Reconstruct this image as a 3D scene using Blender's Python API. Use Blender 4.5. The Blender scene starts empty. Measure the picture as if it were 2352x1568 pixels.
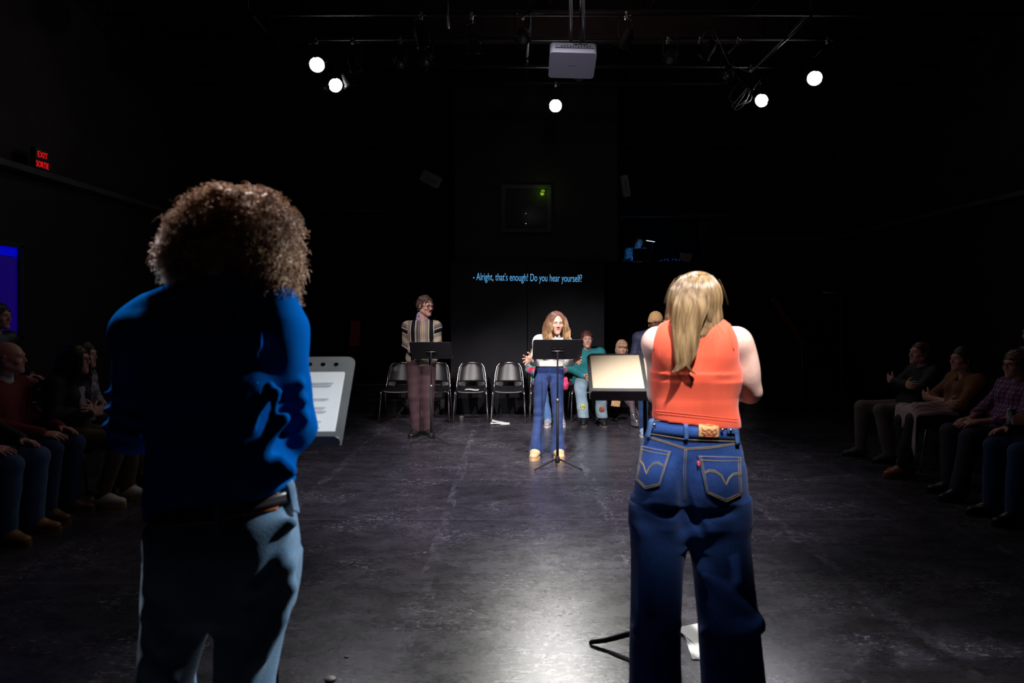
import bpy, math, random
import numpy as np
from mathutils import Vector, Matrix
from mathutils.bvhtree import BVHTree
random.seed(7)
RNG = np.random.default_rng(7)
PI = math.pi
C = bpy.context.scene.collection
SC = bpy.context.scene

# ------------------------------------------------------------------ camera, world, exposure
CX, HY, F, CH = 1176.0, 720.0, 1568.0, 1.55        # image centre x, horizon row, focal length in px, camera height


def P(px, py, d):
    """point of the room seen at pixel (px,py) of the photograph when it stands d metres away"""
    return Vector(((px - CX) * d / F, d, CH - (py - HY) * d / F))


cam_d = bpy.data.cameras.new('camera')
cam = bpy.data.objects.new('camera', cam_d)
C.objects.link(cam)
SC.camera = cam
cam_d.sensor_width = 36.0
cam_d.lens = 24.0
cam_d.shift_y = -(784.0 - HY) / 2352.0
cam_d.clip_start = 0.05
cam_d.clip_end = 60
cam.location = (0, 0, CH)
cam.rotation_euler = (PI / 2, 0, 0)
cam_d.dof.use_dof = True
cam_d.dof.focus_distance = 8.2
cam_d.dof.aperture_fstop = 3.2

W = bpy.data.worlds.new('dark_room')
SC.world = W
W.use_nodes = True
W.node_tree.nodes['Background'].inputs[0].default_value = (0.55, 0.5, 0.62, 1)
W.node_tree.nodes['Background'].inputs[1].default_value = 0.0016

SC.view_settings.view_transform = 'Standard'
SC.view_settings.look = 'None'
SC.view_settings.exposure = 0.0
SC.view_settings.gamma = 1.0
SC.view_settings.use_curve_mapping = False
SC.cycles.max_bounces = 5
SC.cycles.diffuse_bounces = 2
SC.cycles.glossy_bounces = 3
SC.cycles.transmission_bounces = 5
SC.cycles.sample_clamp_indirect = 4.0
SC.cycles.use_denoising = True


def spot(name, loc, aim, power, size_deg, color=(1, 1, 1), blend=0.35, radius=0.08):
    L = bpy.data.lights.new(name, 'SPOT')
    L.energy = power * 2.3
    L.spot_size = math.radians(size_deg)
    L.spot_blend = blend
    L.shadow_soft_size = radius
    L.color = color
    o = bpy.data.objects.new(name, L)
    C.objects.link(o)
    o.location = loc
    d = Vector(aim) - Vector(loc)
    o.rotation_euler = d.to_track_quat('-Z', 'Y').to_euler()
    return o


# the rig: beams of the theatre lanterns (hung under the grid; those facing us are visible), plus added fills
L_STAR = P(1276, 243, 9.7)
L_PARS = [P(728, 149, 8.4), P(771, 196, 9.1), P(1749, 231, 9.6), P(1871, 180, 8.7)]
spot('beam_key_left', (-1.6, 1.2, 4.9), (0.3, 7.4, 1.1), 1150, 28, (1.0, 0.93, 0.90), 0.7, 0.10)
spot('beam_key_right', (2.4, 1.6, 4.9), (0.6, 7.3, 1.2), 750, 24, (1.0, 0.92, 0.92), 0.7, 0.10)
spot('beam_striped_man', (-2.6, 4.6, 4.9), (-1.05, 8.6, 1.2), 330, 24, (1.0, 0.88, 0.90), 0.6, 0.08)
spot('beam_navy_woman', (1.2, 4.4, 4.9), (1.8, 8.6, 1.3), 170, 20, (1.0, 0.90, 0.9), 0.6, 0.08)
spot('beam_floor', (0.4, 4.2, 5.1), (0.3, 6.4, 0.0), 560, 62, (0.92, 0.88, 1.0), 1.0, 0.12)
spot('beam_chairs', (0.6, 5.6, 4.9), (0.0, 9.8, 0.5), 70, 44, (1.0, 0.9, 0.92), 0.9, 0.10)
spot('beam_orange_top', (1.05, 0.8, 4.9), (0.71, 2.6, 1.58), 820, 14.5, (1.0, 0.96, 0.95), 0.8, 0.07)
spot('beam_star', L_STAR, (0.35, 2.2, 0.6), 900, 36, (1.0, 0.99, 0.93), 0.6, 0.09)
spot('beam_par_right_low', L_PARS[2], (-0.6, 2.0, 1.0), 420, 30, (0.95, 0.93, 1.0), 0.6, 0.08)
spot('beam_par_right_high', L_PARS[3], (0.0, 4.5, 0.5), 230, 34, (0.95, 0.93, 1.0), 0.6, 0.08)
spot('beam_par_left_high', L_PARS[0], (0.4, 4.4, 0.4), 150, 34, (0.95, 0.93, 1.0), 0.6, 0.08)
spot('beam_par_left_low', L_PARS[1], (0.8, 3.0, 1.0), 150, 30, (0.95, 0.93, 1.0), 0.6, 0.08)
spot('beam_side_curly_man', (3.8, 3.9, 4.4), (-0.55, 1.75, 1.05), 1150, 14, (0.8, 0.9, 1.0), 0.6, 0.06)
spot('beam_side_left', (-3.8, 4.9, 4.6), (-0.95, 1.75, 1.33), 1200, 10, (0.8, 0.9, 1.0), 0.6, 0.06)
spot('beam_stand_left', (-0.35, 2.5, 4.9), (-0.70, 2.28, 1.26), 150, 10, (0.97, 1.0, 0.95), 0.5, 0.06)
spot('beam_orange_side', (-2.2, 2.0, 4.7), (0.66, 2.6, 1.25), 240, 11, (0.92, 0.9, 1.0), 0.6, 0.06)
spot('beam_top_curly_man', (-0.95, 2.9, 4.9), (-0.74, 1.75, 1.75), 330, 14, (1.0, 0.86, 0.80), 0.6, 0.08)
spot('fill_roof', (0.5, 5.5, 5.3), (1.5, 9.8, 6.3), 3.5, 150, (1.0, 0.72, 0.66), 0.9, 0.2)  # added fill standing in for bounced light on the ceiling
spot('fill_audience_left', (-1.2, 4.6, 5.0), (-3.7, 5.4, 0.7), 7, 60, (1.0, 0.62, 0.55), 0.9, 0.25)  # added fill for the warm bounced spill on the left audience
spot('fill_audience_right', (1.6, 5.2, 5.0), (4.0, 6.3, 0.7), 7, 60, (1.0, 0.62, 0.60), 0.9, 0.25)  # same added bounce fill for the right audience
spot('beam_back_wall', (0.3, 7.6, 4.9), (0.3, 10.6, 2.2), 3.0, 70, (0.75, 0.75, 1.0), 0.9, 0.15)
spot('fill_upper_walls', (0.8, 7.0, 5.6), (2.5, 13.0, 4.6), 5, 120, (1.0, 0.7, 0.62), 0.9, 0.3)  # added weak warm fill to lift the upper rear walls

# ------------------------------------------------------------------ materials
MATS = {}


def node(nt, t, **kw):
    n = nt.nodes.new(t)
    for k, v in kw.items():
        setattr(n, k, v)
    return n


def mat(name, col=(0.5, 0.5, 0.5), rough=0.6, metal=0.0, spec=0.5, var=0.0, vscale=8.0, bump=0.0, bscale=60.0,
        stretch=(1, 1, 1), emit=None, estr=0.0, alpha=1.0, trans=0.0, sheen=0.0, col2=None, sss=0.0, rvar=0.0):
    if name in MATS:
        return MATS[name]
    m = bpy.data.materials.new(name)
    m.use_nodes = True
    nt = m.node_tree
    b = nt.nodes['Principled BSDF']
    b.inputs['Base Color'].default_value = (*col, 1)
    b.inputs['Roughness'].default_value = rough
    b.inputs['Metallic'].default_value = metal
    b.inputs['Specular IOR Level'].default_value = spec
    if trans:
        b.inputs['Transmission Weight'].default_value = trans
    if sheen:
        b.inputs['Sheen Weight'].default_value = sheen
    if sss:
        b.inputs['Subsurface Weight'].default_value = sss
        b.inputs['Subsurface Radius'].default_value = (0.02, 0.008, 0.004)
        b.inputs['Subsurface Scale'].default_value = 0.5
    if emit is not None:
        b.inputs['Emission Color'].default_value = (*emit, 1)
        b.inputs['Emission Strength'].default_value = estr
    if alpha < 1:
        b.inputs['Alpha'].default_value = alpha
    if var or bump or col2 or rvar:
        tc = node(nt, 'ShaderNodeTexCoord')
        mp = node(nt, 'ShaderNodeMapping')
        mp.inputs['Scale'].default_value = stretch
        nt.links.new(tc.outputs['Object'], mp.inputs[0])
    if var or col2 or rvar:
        n = node(nt, 'ShaderNodeTexNoise')
        n.inputs['Scale'].default_value = vscale
        n.inputs['Detail'].default_value = 5
        nt.links.new(mp.outputs[0], n.inputs['Vector'])
        r = node(nt, 'ShaderNodeValToRGB')
        r.color_ramp.elements[0].position = 0.35
        r.color_ramp.elements[1].position = 0.65
        c2 = col2 if col2 else tuple(min(1, c * (1 + var)) for c in col)
        c1 = col if col2 else tuple(c * (1 - var) for c in col)
        r.color_ramp.elements[0].color = (*c1, 1)
        r.color_ramp.elements[1].color = (*c2, 1)
        nt.links.new(n.outputs['Fac'], r.inputs[0])
        nt.links.new(r.outputs[0], b.inputs['Base Color'])
        if rvar:
            mr = node(nt, 'ShaderNodeMapRange')
            mr.inputs['To Min'].default_value = rough - rvar
            mr.inputs['To Max'].default_value = rough + rvar
            nt.links.new(n.outputs['Fac'], mr.inputs['Value'])
            nt.links.new(mr.outputs[0], b.inputs['Roughness'])
    if bump:
        n2 = node(nt, 'ShaderNodeTexNoise')
        n2.inputs['Scale'].default_value = bscale
        n2.inputs['Detail'].default_value = 4
        nt.links.new(mp.outputs[0], n2.inputs['Vector'])
        bp = node(nt, 'ShaderNodeBump')
        bp.inputs['Strength'].default_value = bump
        bp.inputs['Distance'].default_value = 0.01
        nt.links.new(n2.outputs['Fac'], bp.inputs['Height'])
        nt.links.new(bp.outputs[0], b.inputs['Normal'])
    MATS[name] = m
    return m


def ramp_mat(name, axis_expr, stops, rough=0.8, bump=0.3, bscale=180):
    """cloth whose colour runs in stripes along an object axis; axis_expr: (weights xyz, scale)"""
    m = mat(name, (0.5, 0.5, 0.5), rough, bump=bump, bscale=bscale)
    nt = m.node_tree
    b = nt.nodes['Principled BSDF']
    tc = node(nt, 'ShaderNodeTexCoord')
    sp = node(nt, 'ShaderNodeSeparateXYZ')
    nt.links.new(tc.outputs['Object'], sp.inputs[0])
    return m, nt, b, tc, sp


def M_(nt, op, a, b=None, c=None):
    n = node(nt, 'ShaderNodeMath', operation=op)
    for i, v in enumerate((a, b, c)):
        if v is None:
            continue
        if isinstance(v, (int, float)):
            n.inputs[i].default_value = v
        else:
            nt.links.new(v, n.inputs[i])
    return n.outputs[0]


# ------------------------------------------------------------------ objects and tags
def tag(o, label=None, cat=None, group=None, kind=None):
    if label:
        o['label'] = label
    if cat:
        o['category'] = cat
    if group:
        o['group'] = group
    if kind:
        o['kind'] = kind
    return o


def empty(name, loc, rz=0.0, label=None, cat=None, group=None):
    o = bpy.data.objects.new(name, None)
    C.objects.link(o)
    o.empty_display_size = 0.1
    o.location = loc
    o.rotation_euler = (0, 0, rz)
    return tag(o, label, cat, group)


def mesh_obj(name, verts, faces, m, parent=None, smooth=True, midx=None, loc=None):
    me = bpy.data.meshes.new(name)
    if isinstance(faces, np.ndarray):
        nv, nf, k = len(verts), len(faces), faces.shape[1]
        me.vertices.add(nv)
        me.vertices.foreach_set('co', np.asarray(verts, np.float32).ravel())
        me.loops.add(nf * k)
        me.loops.foreach_set('vertex_index', faces.astype(np.int32).ravel())
        me.polygons.add(nf)
        me.polygons.foreach_set('loop_start', np.arange(0, nf * k, k, dtype=np.int32))
        me.polygons.foreach_set('loop_total', np.full(nf, k, np.int32))
        me.update(calc_edges=True)
    else:
        me.from_pydata([tuple(v) for v in verts], [], faces)
        me.update()
    for mm in (m if isinstance(m, (list, tuple)) else [m]):
        me.materials.append(mm)
    if smooth:
        me.polygons.foreach_set('use_smooth', [True] * len(me.polygons))
    if midx is not None:
        me.polygons.foreach_set('material_index', np.asarray(midx, np.int32))
    o = bpy.data.objects.new(name, me)
    C.objects.link(o)
    if parent is not None:
        o.parent = parent
    if loc is not None:
        o.location = loc
    return o


def copy_tree(o, parent=None):
    c = o.copy()
    C.objects.link(c)
    c.parent = parent
    for ch in list(o.children):
        copy_tree(ch, c)
    return c


class MB:
    """collects simple solids; build() links them as ONE mesh object"""

    def __init__(s):
        s.v, s.f, s.sm = [], [], []

    def add(s, vs, fs, smooth=False):
        k = len(s.v)
        s.v += [Vector(v) for v in vs]
        for f in fs:
            s.f.append([i + k for i in f])
            s.sm.append(smooth)
        return s

    def box(s, c, d, R=None, bev=0.0):
        hx, hy, hz = d[0] / 2, d[1] / 2, d[2] / 2
        if bev <= 0:
            vs = [Vector((sx * hx, sy * hy, sz * hz)) for sx in (-1, 1) for sy in (-1, 1) for sz in (-1, 1)]
            fs = [(0, 1, 3, 2), (4, 6, 7, 5), (0, 4, 5, 1), (2, 3, 7, 6), (0, 2, 6, 4), (1, 5, 7, 3)]
        else:
            b = min(bev, hx * .98, hy * .98, hz * .98)
            vs, idx = [], {}
            for sx in (-1, 1):
                for sy in (-1, 1):
                    for sz in (-1, 1):
                        for a in range(3):
                            p = [sx * (hx - b), sy * (hy - b), sz * (hz - b)]
                            p[a] = (sx * hx, sy * hy, sz * hz)[a]
                            idx[(sx, sy, sz, a)] = len(vs)
                            vs.append(Vector(p))
            fs = []
            for a in range(3):
                o1, o2 = [(1, 2), (0, 2), (0, 1)][a]
                for sg in (-1, 1):
                    q = []
                    for (u, w) in ((-1, -1), (1, -1), (1, 1), (-1, 1)):
                        k = [0, 0, 0]
                        k[a], k[o1], k[o2] = sg, u, w
                        q.append(idx[(k[0], k[1], k[2], a)])
                    fs.append(q)
            for a in range(3):          # edges along axis a
                o1, o2 = [(1, 2), (0, 2), (0, 1)][a]
                for u in (-1, 1):
                    for w in (-1, 1):
                        k0, k1 = [0, 0, 0], [0, 0, 0]
                        k0[a], k0[o1], k0[o2] = -1, u, w
                        k1[a], k1[o1], k1[o2] = 1, u, w
                        fs.append([idx[(*k0, o1)], idx[(*k1, o1)], idx[(*k1, o2)], idx[(*k0, o2)]])
            for sx in (-1, 1):
                for sy in (-1, 1):
                    for sz in (-1, 1):
                        fs.append([idx[(sx, sy, sz, 0)], idx[(sx, sy, sz, 1)], idx[(sx, sy, sz, 2)]])
        if R is not None:
            vs = [R @ v for v in vs]
        cc = Vector(c)
        return s.add([v + cc for v in vs], fs)

    def tube(s, pts, r, n=10, cap=True, closed=False, flat=None):
        pts = [Vector(p) for p in pts]
        rr = r if isinstance(r, (list, tuple)) else [r] * len(pts)
        N = len(pts)
        vs, prev = [], None
        for i, p in enumerate(pts):
            if closed:
                t = pts[(i + 1) % N] - pts[i - 1]
            else:
                t = pts[min(i + 1, N - 1)] - pts[max(i - 1, 0)]
            t.normalize()
            if prev is None:
                a = Vector((0, 0, 1)) if abs(t.z) < .9 else Vector((1, 0, 0))
                u = t.cross(a).normalized()
            else:
                u = (prev - t * prev.dot(t)).normalized()
            prev = u
            w = t.cross(u)
            for k in range(n):
                an = 2 * PI * k / n
                vs.append(p + (u * math.cos(an) + w * math.sin(an)) * rr[i])
        fs = []
        for i in range(N if closed else N - 1):
            j = (i + 1) % N
            for k in range(n):
                k2 = (k + 1) % n
                fs.append((i * n + k, i * n + k2, j * n + k2, j * n + k))
        if cap and not closed:
            fs.append(tuple(range(n))[::-1])
            fs.append(tuple((N - 1) * n + k for k in range(n)))
        return s.add(vs, fs, True)

    def lathe(s, prof, c=(0, 0, 0), n=24, R=None):
        c = Vector(c)
        vs = []
        for (r, z) in prof:
            for k in range(n):
                a = 2 * PI * k / n
                v = Vector((r * math.cos(a), r * math.sin(a), z))
                vs.append((R @ v if R is not None else v) + c)
        fs = []
        for i in range(len(prof) - 1):
            for k in range(n):
                k2 = (k + 1) % n
                fs.append((i * n + k, i * n + k2, (i + 1) * n + k2, (i + 1) * n + k))
        fs.append(tuple(range(n))[::-1])
        fs.append(tuple((len(prof) - 1) * n + k for k in range(n)))
        return s.add(vs, fs, True)

    def prism(s, outline, z0, z1, T=None):
        """outline in local xy extruded z0..z1, then T"""
        n = len(outline)
        vs = [Vector((x, y, z0)) for x, y in outline] + [Vector((x, y, z1)) for x, y in outline]
        fs = [tuple(range(n))[::-1], tuple(range(n, 2 * n))] + [(i, (i + 1) % n, n + (i + 1) % n, n + i) for i in range(n)]
        if T is not None:
            vs = [T @ v for v in vs]
        return s.add(vs, fs)

    def sheet(s, grid, th):
        """grid[i][j] of points thickened by th along its normals"""
        ni, nj = len(grid), len(grid[0])
        g = [[Vector(p) for p in row] for row in grid]
        top, bot = [], []
        for i in range(ni):
            for j in range(nj):
                du = g[min(i + 1, ni - 1)][j] - g[max(i - 1, 0)][j]
                dv = g[i][min(j + 1, nj - 1)] - g[i][max(j - 1, 0)]
                n = du.cross(dv).normalized()
                top.append(g[i][j] + n * th / 2)
                bot.append(g[i][j] - n * th / 2)
        vs = top + bot
        o = ni * nj
        fs = []
        for i in range(ni - 1):
            for j in range(nj - 1):
                a, b, c, d = i * nj + j, (i + 1) * nj + j, (i + 1) * nj + j + 1, i * nj + j + 1
                fs += [(a, b, c, d), (o + d, o + c, o + b, o + a)]
        ring = [(i, 0) for i in range(ni)] + [(ni - 1, j) for j in range(1, nj)] + [(i, nj - 1) for i in range(ni - 2, -1, -1)] + [(0, j) for j in range(nj - 2, 0, -1)]
        R = [i * nj + j for i, j in ring]
        for k in range(len(R)):
            a, b = R[k], R[(k + 1) % len(R)]
            fs.append((b, a, o + a, o + b))
        return s.add(vs, fs, True)

    def build(s, name, m, parent=None, loc=None):
        o = mesh_obj(name, s.v, s.f, m, parent, smooth=False, loc=loc)
        o.data.polygons.foreach_set('use_smooth', s.sm)
        return o


def rrect(w, h, r, n=5, corners=(1, 1, 1, 1)):
    """rounded rectangle outline, centred; corners tl/tr/br/bl order: (+x+y),(-x+y),(-x-y),(+x-y)"""
    out = []
    for q, (sx, sy) in enumerate(((1, 1), (-1, 1), (-1, -1), (1, -1))):
        rr = r if corners[q] else 0.0005
        cx, cy = sx * (w / 2 - rr), sy * (h / 2 - rr)
        for k in range(n + 1):
            a = (q + k / n) * PI / 2
            out.append((cx + rr * math.cos(a), cy + rr * math.sin(a)))
    return out


# ------------------------------------------------------------------ implicit modelling: one continuous skin for bodies and cloth
def frame(z, x=None):
    z = Vector(z).normalized()
    x = Vector(x) if x is not None else (Vector((1, 0, 0)) if abs(z.x) < .9 else Vector((0, 1, 0)))
    x = (x - z * x.dot(z)).normalized()
    y = z.cross(x)
    return Matrix((x, y, z)).transposed()


class SDF:
    def __init__(s):
        s.ops = []

    def cap(s, a, b, ra, rb=None, k=.02, flat=None, ff=1.0, sub=False, mode=None):
        """round cone a->b; flat: unit axis along which the section is scaled by ff"""
        rb = ra if rb is None else rb
        a, b = np.array(a, float), np.array(b, float)
        R = max(ra, rb) * max(1, ff)
        s.ops.append(('cap', (a, b, ra, rb, None if flat is None else np.array(Vector(flat).normalized()), ff), k,
                      np.minimum(a, b) - R, np.maximum(a, b) + R, mode or ('sub' if sub else 'add')))
        return s

    def ell(s, c, r, R=None, k=.02, sub=False):
        c, r = np.array(c, float), np.array(r, float)
        M = max(r)
        lo, hi = (c - r, c + r) if R is None else (c - M, c + M)
        s.ops.append(('ell', (c, r, None if R is None else np.array(R)), k, lo, hi, 'sub' if sub else 'add'))
        return s

    def loft(s, keys, k=.02, pw=2.0):
        """keys: (z, x0, x1, y0, y1) ascending z; superelliptic sections"""
        K = np.array(sorted(keys), float)
        s.ops.append(('loft', (K, pw), k, np.array((K[:, 1].min(), K[:, 3].min(), K[0, 0])),
                      np.array((K[:, 2].max(), K[:, 4].max(), K[-1, 0])), 'add'))
        return s

    def box(s, c, h, R=None, rd=.01, k=.01, sub=False):
        c, h = np.array(c, float), np.array(h, float)
        M = np.linalg.norm(h)
        s.ops.append(('box', (c, h, None if R is None else np.array(R), rd), k, c - (h if R is None else M),
                      c + (h if R is None else M), 'sub' if sub else 'add'))
        return s

    def plane(s, p, n, lo=None, hi=None):
        """cut away the side the normal points to (inside the box lo..hi)"""
        s.ops.append(('plane', (np.array(p, float), np.array(Vector(n).normalized())), 0,
                      np.array((-9, -9, -9.) if lo is None else lo, float), np.array((9, 9, 9.) if hi is None else hi, float), 'cut'))
        return s

    def wrin(s, amp, freq, seed=0, lo=None, hi=None, n=5, warp=1.2, sharp=False):
        """folds: sum of warped sines; freq is (fx,fy,fz) radians per metre"""
        s.ops.append(('wrin', (amp, np.array(freq, float), seed, n, warp, sharp), 0,
                      np.array((-9, -9, -9.) if lo is None else lo, float), np.array((9, 9, 9.) if hi is None else hi, float), 'disp'))
        return s

    def field(s, xs, ys, zs):
        Fv = np.full((len(xs), len(ys), len(zs)), 1.0, np.float32)
        for typ, pr, k, lo, hi, mode in s.ops:
            mg = k + .03 if mode != 'cut' and mode != 'disp' else 0.0
            i0, i1 = np.searchsorted(xs, lo[0] - mg), np.searchsorted(xs, hi[0] + mg)
            j0, j1 = np.searchsorted(ys, lo[1] - mg), np.searchsorted(ys, hi[1] + mg)
            l0, l1 = np.searchsorted(zs, lo[2] - mg), np.searchsorted(zs, hi[2] + mg)
            if i1 <= i0 or j1 <= j0 or l1 <= l0:
                continue
            X = xs[i0:i1, None, None].astype(np.float32)
            Y = ys[None, j0:j1, None].astype(np.float32)
            Z = zs[None, None, l0:l1].astype(np.float32)
            G = Fv[i0:i1, j0:j1, l0:l1]
            if typ == 'cap':
                a, b, ra, rb, fl, ff = pr
                ba = b - a
                L2 = max(float(ba @ ba), 1e-9)
                px, py, pz = X - a[0], Y - a[1], Z - a[2]
                t = np.clip((px * ba[0] + py * ba[1] + pz * ba[2]) / L2, 0, 1)
                qx, qy, qz = px - t * ba[0], py - t * ba[1], pz - t * ba[2]
                if fl is not None:
                    dn = (qx * fl[0] + qy * fl[1] + qz * fl[2]) * (1 / ff - 1)
                    qx, qy, qz = qx + dn * fl[0], qy + dn * fl[1], qz + dn * fl[2]
                d = (np.sqrt(qx * qx + qy * qy + qz * qz) - (ra + (rb - ra) * t)) * min(1, ff)
            elif typ == 'ell':
                c, r, R = pr
                px, py, pz = X - c[0], Y - c[1], Z - c[2]
                if R is not None:
                    px, py, pz = (px * R[0, 0] + py * R[1, 0] + pz * R[2, 0], px * R[0, 1] + py * R[1, 1] + pz * R[2, 1],
                                  px * R[0, 2] + py * R[1, 2] + pz * R[2, 2])
                k0 = np.sqrt((px / r[0]) ** 2 + (py / r[1]) ** 2 + (pz / r[2]) ** 2)
                k1 = np.sqrt((px / r[0] ** 2) ** 2 + (py / r[1] ** 2) ** 2 + (pz / r[2] ** 2) ** 2) + 1e-6
                d = k0 * (k0 - 1) / k1
            elif typ == 'box':
                c, h, R, rd = pr
                px, py, pz = X - c[0], Y - c[1], Z - c[2]
                if R is not None:
                    px, py, pz = (px * R[0, 0] + py * R[1, 0] + pz * R[2, 0], px * R[0, 1] + py * R[1, 1] + pz * R[2, 1],
                                  px * R[0, 2] + py * R[1, 2] + pz * R[2, 2])
                ax, ay, az = np.abs(px) - h[0] + rd, np.abs(py) - h[1] + rd, np.abs(pz) - h[2] + rd
                d = np.sqrt(np.maximum(ax, 0) ** 2 + np.maximum(ay, 0) ** 2 + np.maximum(az, 0) ** 2) + \
                    np.minimum(np.maximum(np.maximum(ax, ay), az), 0) - rd
            elif typ == 'loft':
                K, pw = pr
                z = zs[l0:l1]
                # smooth (cosine-free) interpolation with slight spline feel
                x0, x1, y0, y1 = (np.interp(z, K[:, 0], K[:, q])[None, None, :].astype(np.float32) for q in (1, 2, 3, 4))
                cx, rx, cy, ry = (x0 + x1) / 2, (x1 - x0) / 2, (y0 + y1) / 2, (y1 - y0) / 2
                q = (np.abs((X - cx) / rx) ** pw + np.abs((Y - cy) / ry) ** pw) ** (1 / pw)
                d = (q - 1) * np.minimum(rx, ry)
                d = np.maximum(d, np.maximum(Z - K[-1, 0], K[0, 0] - Z))
            elif typ == 'plane':
                p, n = pr
                d = (X - p[0]) * n[0] + (Y - p[1]) * n[1] + (Z - p[2]) * n[2]
                np.maximum(G, d, out=G)
                continue
            elif typ == 'wrin':
                amp, fr, seed, n, warp, sharp = pr
                rg = np.random.default_rng(seed)
                acc = 0
                for q in range(n):
                    dv = rg.normal(size=3) * fr
                    dw = rg.normal(size=3) * fr * .6
                    ph = rg.uniform(0, 6.28, 2)
                    sv = np.sin(X * dv[0] + Y * dv[1] + Z * dv[2] + ph[0] + warp * np.sin(X * dw[0] + Y * dw[1] + Z * dw[2] + ph[1]))
                    acc = acc + (1 - 2 * np.abs(sv) if sharp else sv)
                G += (amp / n ** .5) * acc
                continue
            d = d.astype(np.float32)
            if mode == 'sub':
                d = -d
                if k > 0:
                    h = np.clip(.5 - .5 * (G - d) / k, 0, 1)
                    G[...] = G * (1 - h) + d * h + k * h * (1 - h)
                else:
                    np.maximum(G, d, out=G)
            elif mode == 'and':
                np.maximum(G, d, out=G)
            elif k > 0:
                h = np.clip(.5 + .5 * (G - d) / k, 0, 1)
                G[...] = G * (1 - h) + d * h - k * h * (1 - h)
            else:
                np.minimum(G, d, out=G)
        return Fv

    def bounds(s):
        lo, hi = np.full(3, 9.), np.full(3, -9.)
        for typ, pr, k, l, h, mode in s.ops:
            if mode == 'add':
                lo, hi = np.minimum(lo, l), np.maximum(hi, h)
        return lo - .02, hi + .02

    def mesh(s, res, patches=()):
        lo, hi = s.bounds()
        V, Fc = [], []
        n0 = 0
        for pi, (l, h, r) in enumerate([(lo, hi, res)] + [(np.array(a, float), np.array(b, float), q) for a, b, q in patches]):
            if pi:
                g = r * 1.2
                l, h = l - g, h + g
            ax = [np.arange(l[i], h[i] + r, r) for i in range(3)]
            v, f = surface_nets(s.field(*ax), ax)
            if pi == 0:
                for a, b, q in patches:
                    a, b = np.array(a) + res * .1, np.array(b) - res * .1
                    ins = np.all((v > a) & (v < b), axis=1)
                    f = f[~np.all(ins[f], axis=1)]
            V.append(v)
            Fc.append(f + n0)
            n0 += len(v)
        V, Fc = np.concatenate(V), np.concatenate(Fc)
        used = np.zeros(len(V), bool)
        used[Fc.ravel()] = True
        idx = np.cumsum(used) - 1
        return V[used], idx[Fc]


def surface_nets(Fv, ax):
    S = Fv < 0
    nx, ny, nz = S.shape
    c = [S[i:nx - 1 + i, j:ny - 1 + j, k:nz - 1 + k] for i in (0, 1) for j in (0, 1) for k in (0, 1)]
    al = c[0].copy()
    an = c[0].copy()
    for q in c[1:]:
        al &= q
        an |= q
    act = an & ~al
    I, J, K = np.nonzero(act)
    if len(I) == 0:
        return np.zeros((0, 3)), np.zeros((0, 4), int)
    cid = np.full(act.shape, -1, np.int64)
    cid[I, J, K] = np.arange(len(I))
    vals = [Fv[I + i, J + j, K + k] for i in (0, 1) for j in (0, 1) for k in (0, 1)]
    pos = [(i, j, k) for i in (0, 1) for j in (0, 1) for k in (0, 1)]
    acc = np.zeros((len(I), 3))
    cnt = np.zeros(len(I))
    for a in range(8):
        for b in range(a + 1, 8):
            pa, pb = pos[a], pos[b]
            if sum(abs(pa[q] - pb[q]) for q in range(3)) != 1:
                continue
            va, vb = vals[a], vals[b]
            cr = (va < 0) != (vb < 0)
            t = np.where(cr, va / np.where(cr, va - vb, 1), 0)
            for q in range(3):
                acc[:, q] += np.where(cr, pa[q] + (pb[q] - pa[q]) * t, 0)
            cnt += cr
    acc /= cnt[:, None]
    V = np.empty((len(I), 3))
    for q, ids in enumerate((I, J, K)):
        A = ax[q]
        V[:, q] = A[ids] + acc[:, q] * (A[ids + 1] - A[ids])
    Fc = []
    for axis in range(3):
        sl0 = [slice(None)] * 3
        sl1 = [slice(None)] * 3
        sl0[axis] = slice(0, -1)
        sl1[axis] = slice(1, None)
        A, B = S[tuple(sl0)], S[tuple(sl1)]
        i, j, k = np.nonzero(A != B)
        ok = np.ones(len(i), bool)
        ids = [i, j, k]
        o1, o2 = [q for q in range(3) if q != axis]
        for o in (o1, o2):
            ok &= (ids[o] > 0) & (ids[o] < S.shape[o] - 1)
        ids = [q[ok] for q in ids]
        inside_first = A[tuple(ids)]

        def cell(d1, d2):
            q = [ids[0].copy(), ids[1].copy(), ids[2].copy()]
            q[o1] = q[o1] - d1
            q[o2] = q[o2] - d2
            return cid[tuple(q)]
        quad = np.stack([cell(1, 1), cell(0, 1), cell(0, 0), cell(1, 0)], 1)
        flip = inside_first if axis != 1 else ~inside_first
        quad[~flip] = quad[~flip][:, ::-1]
        Fc.append(quad)
    Fc = np.concatenate(Fc)
    return V, Fc[np.all(Fc >= 0, axis=1)]


def sdf_obj(name, S, m, parent=None, res=.007, patches=(), paint=None):
    v, f = S.mesh(res, patches)
    mi = None
    if paint is not None:
        mi = paint(v[f].mean(axis=1))
    return mesh_obj(name, v, f, m, parent, midx=mi)


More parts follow.
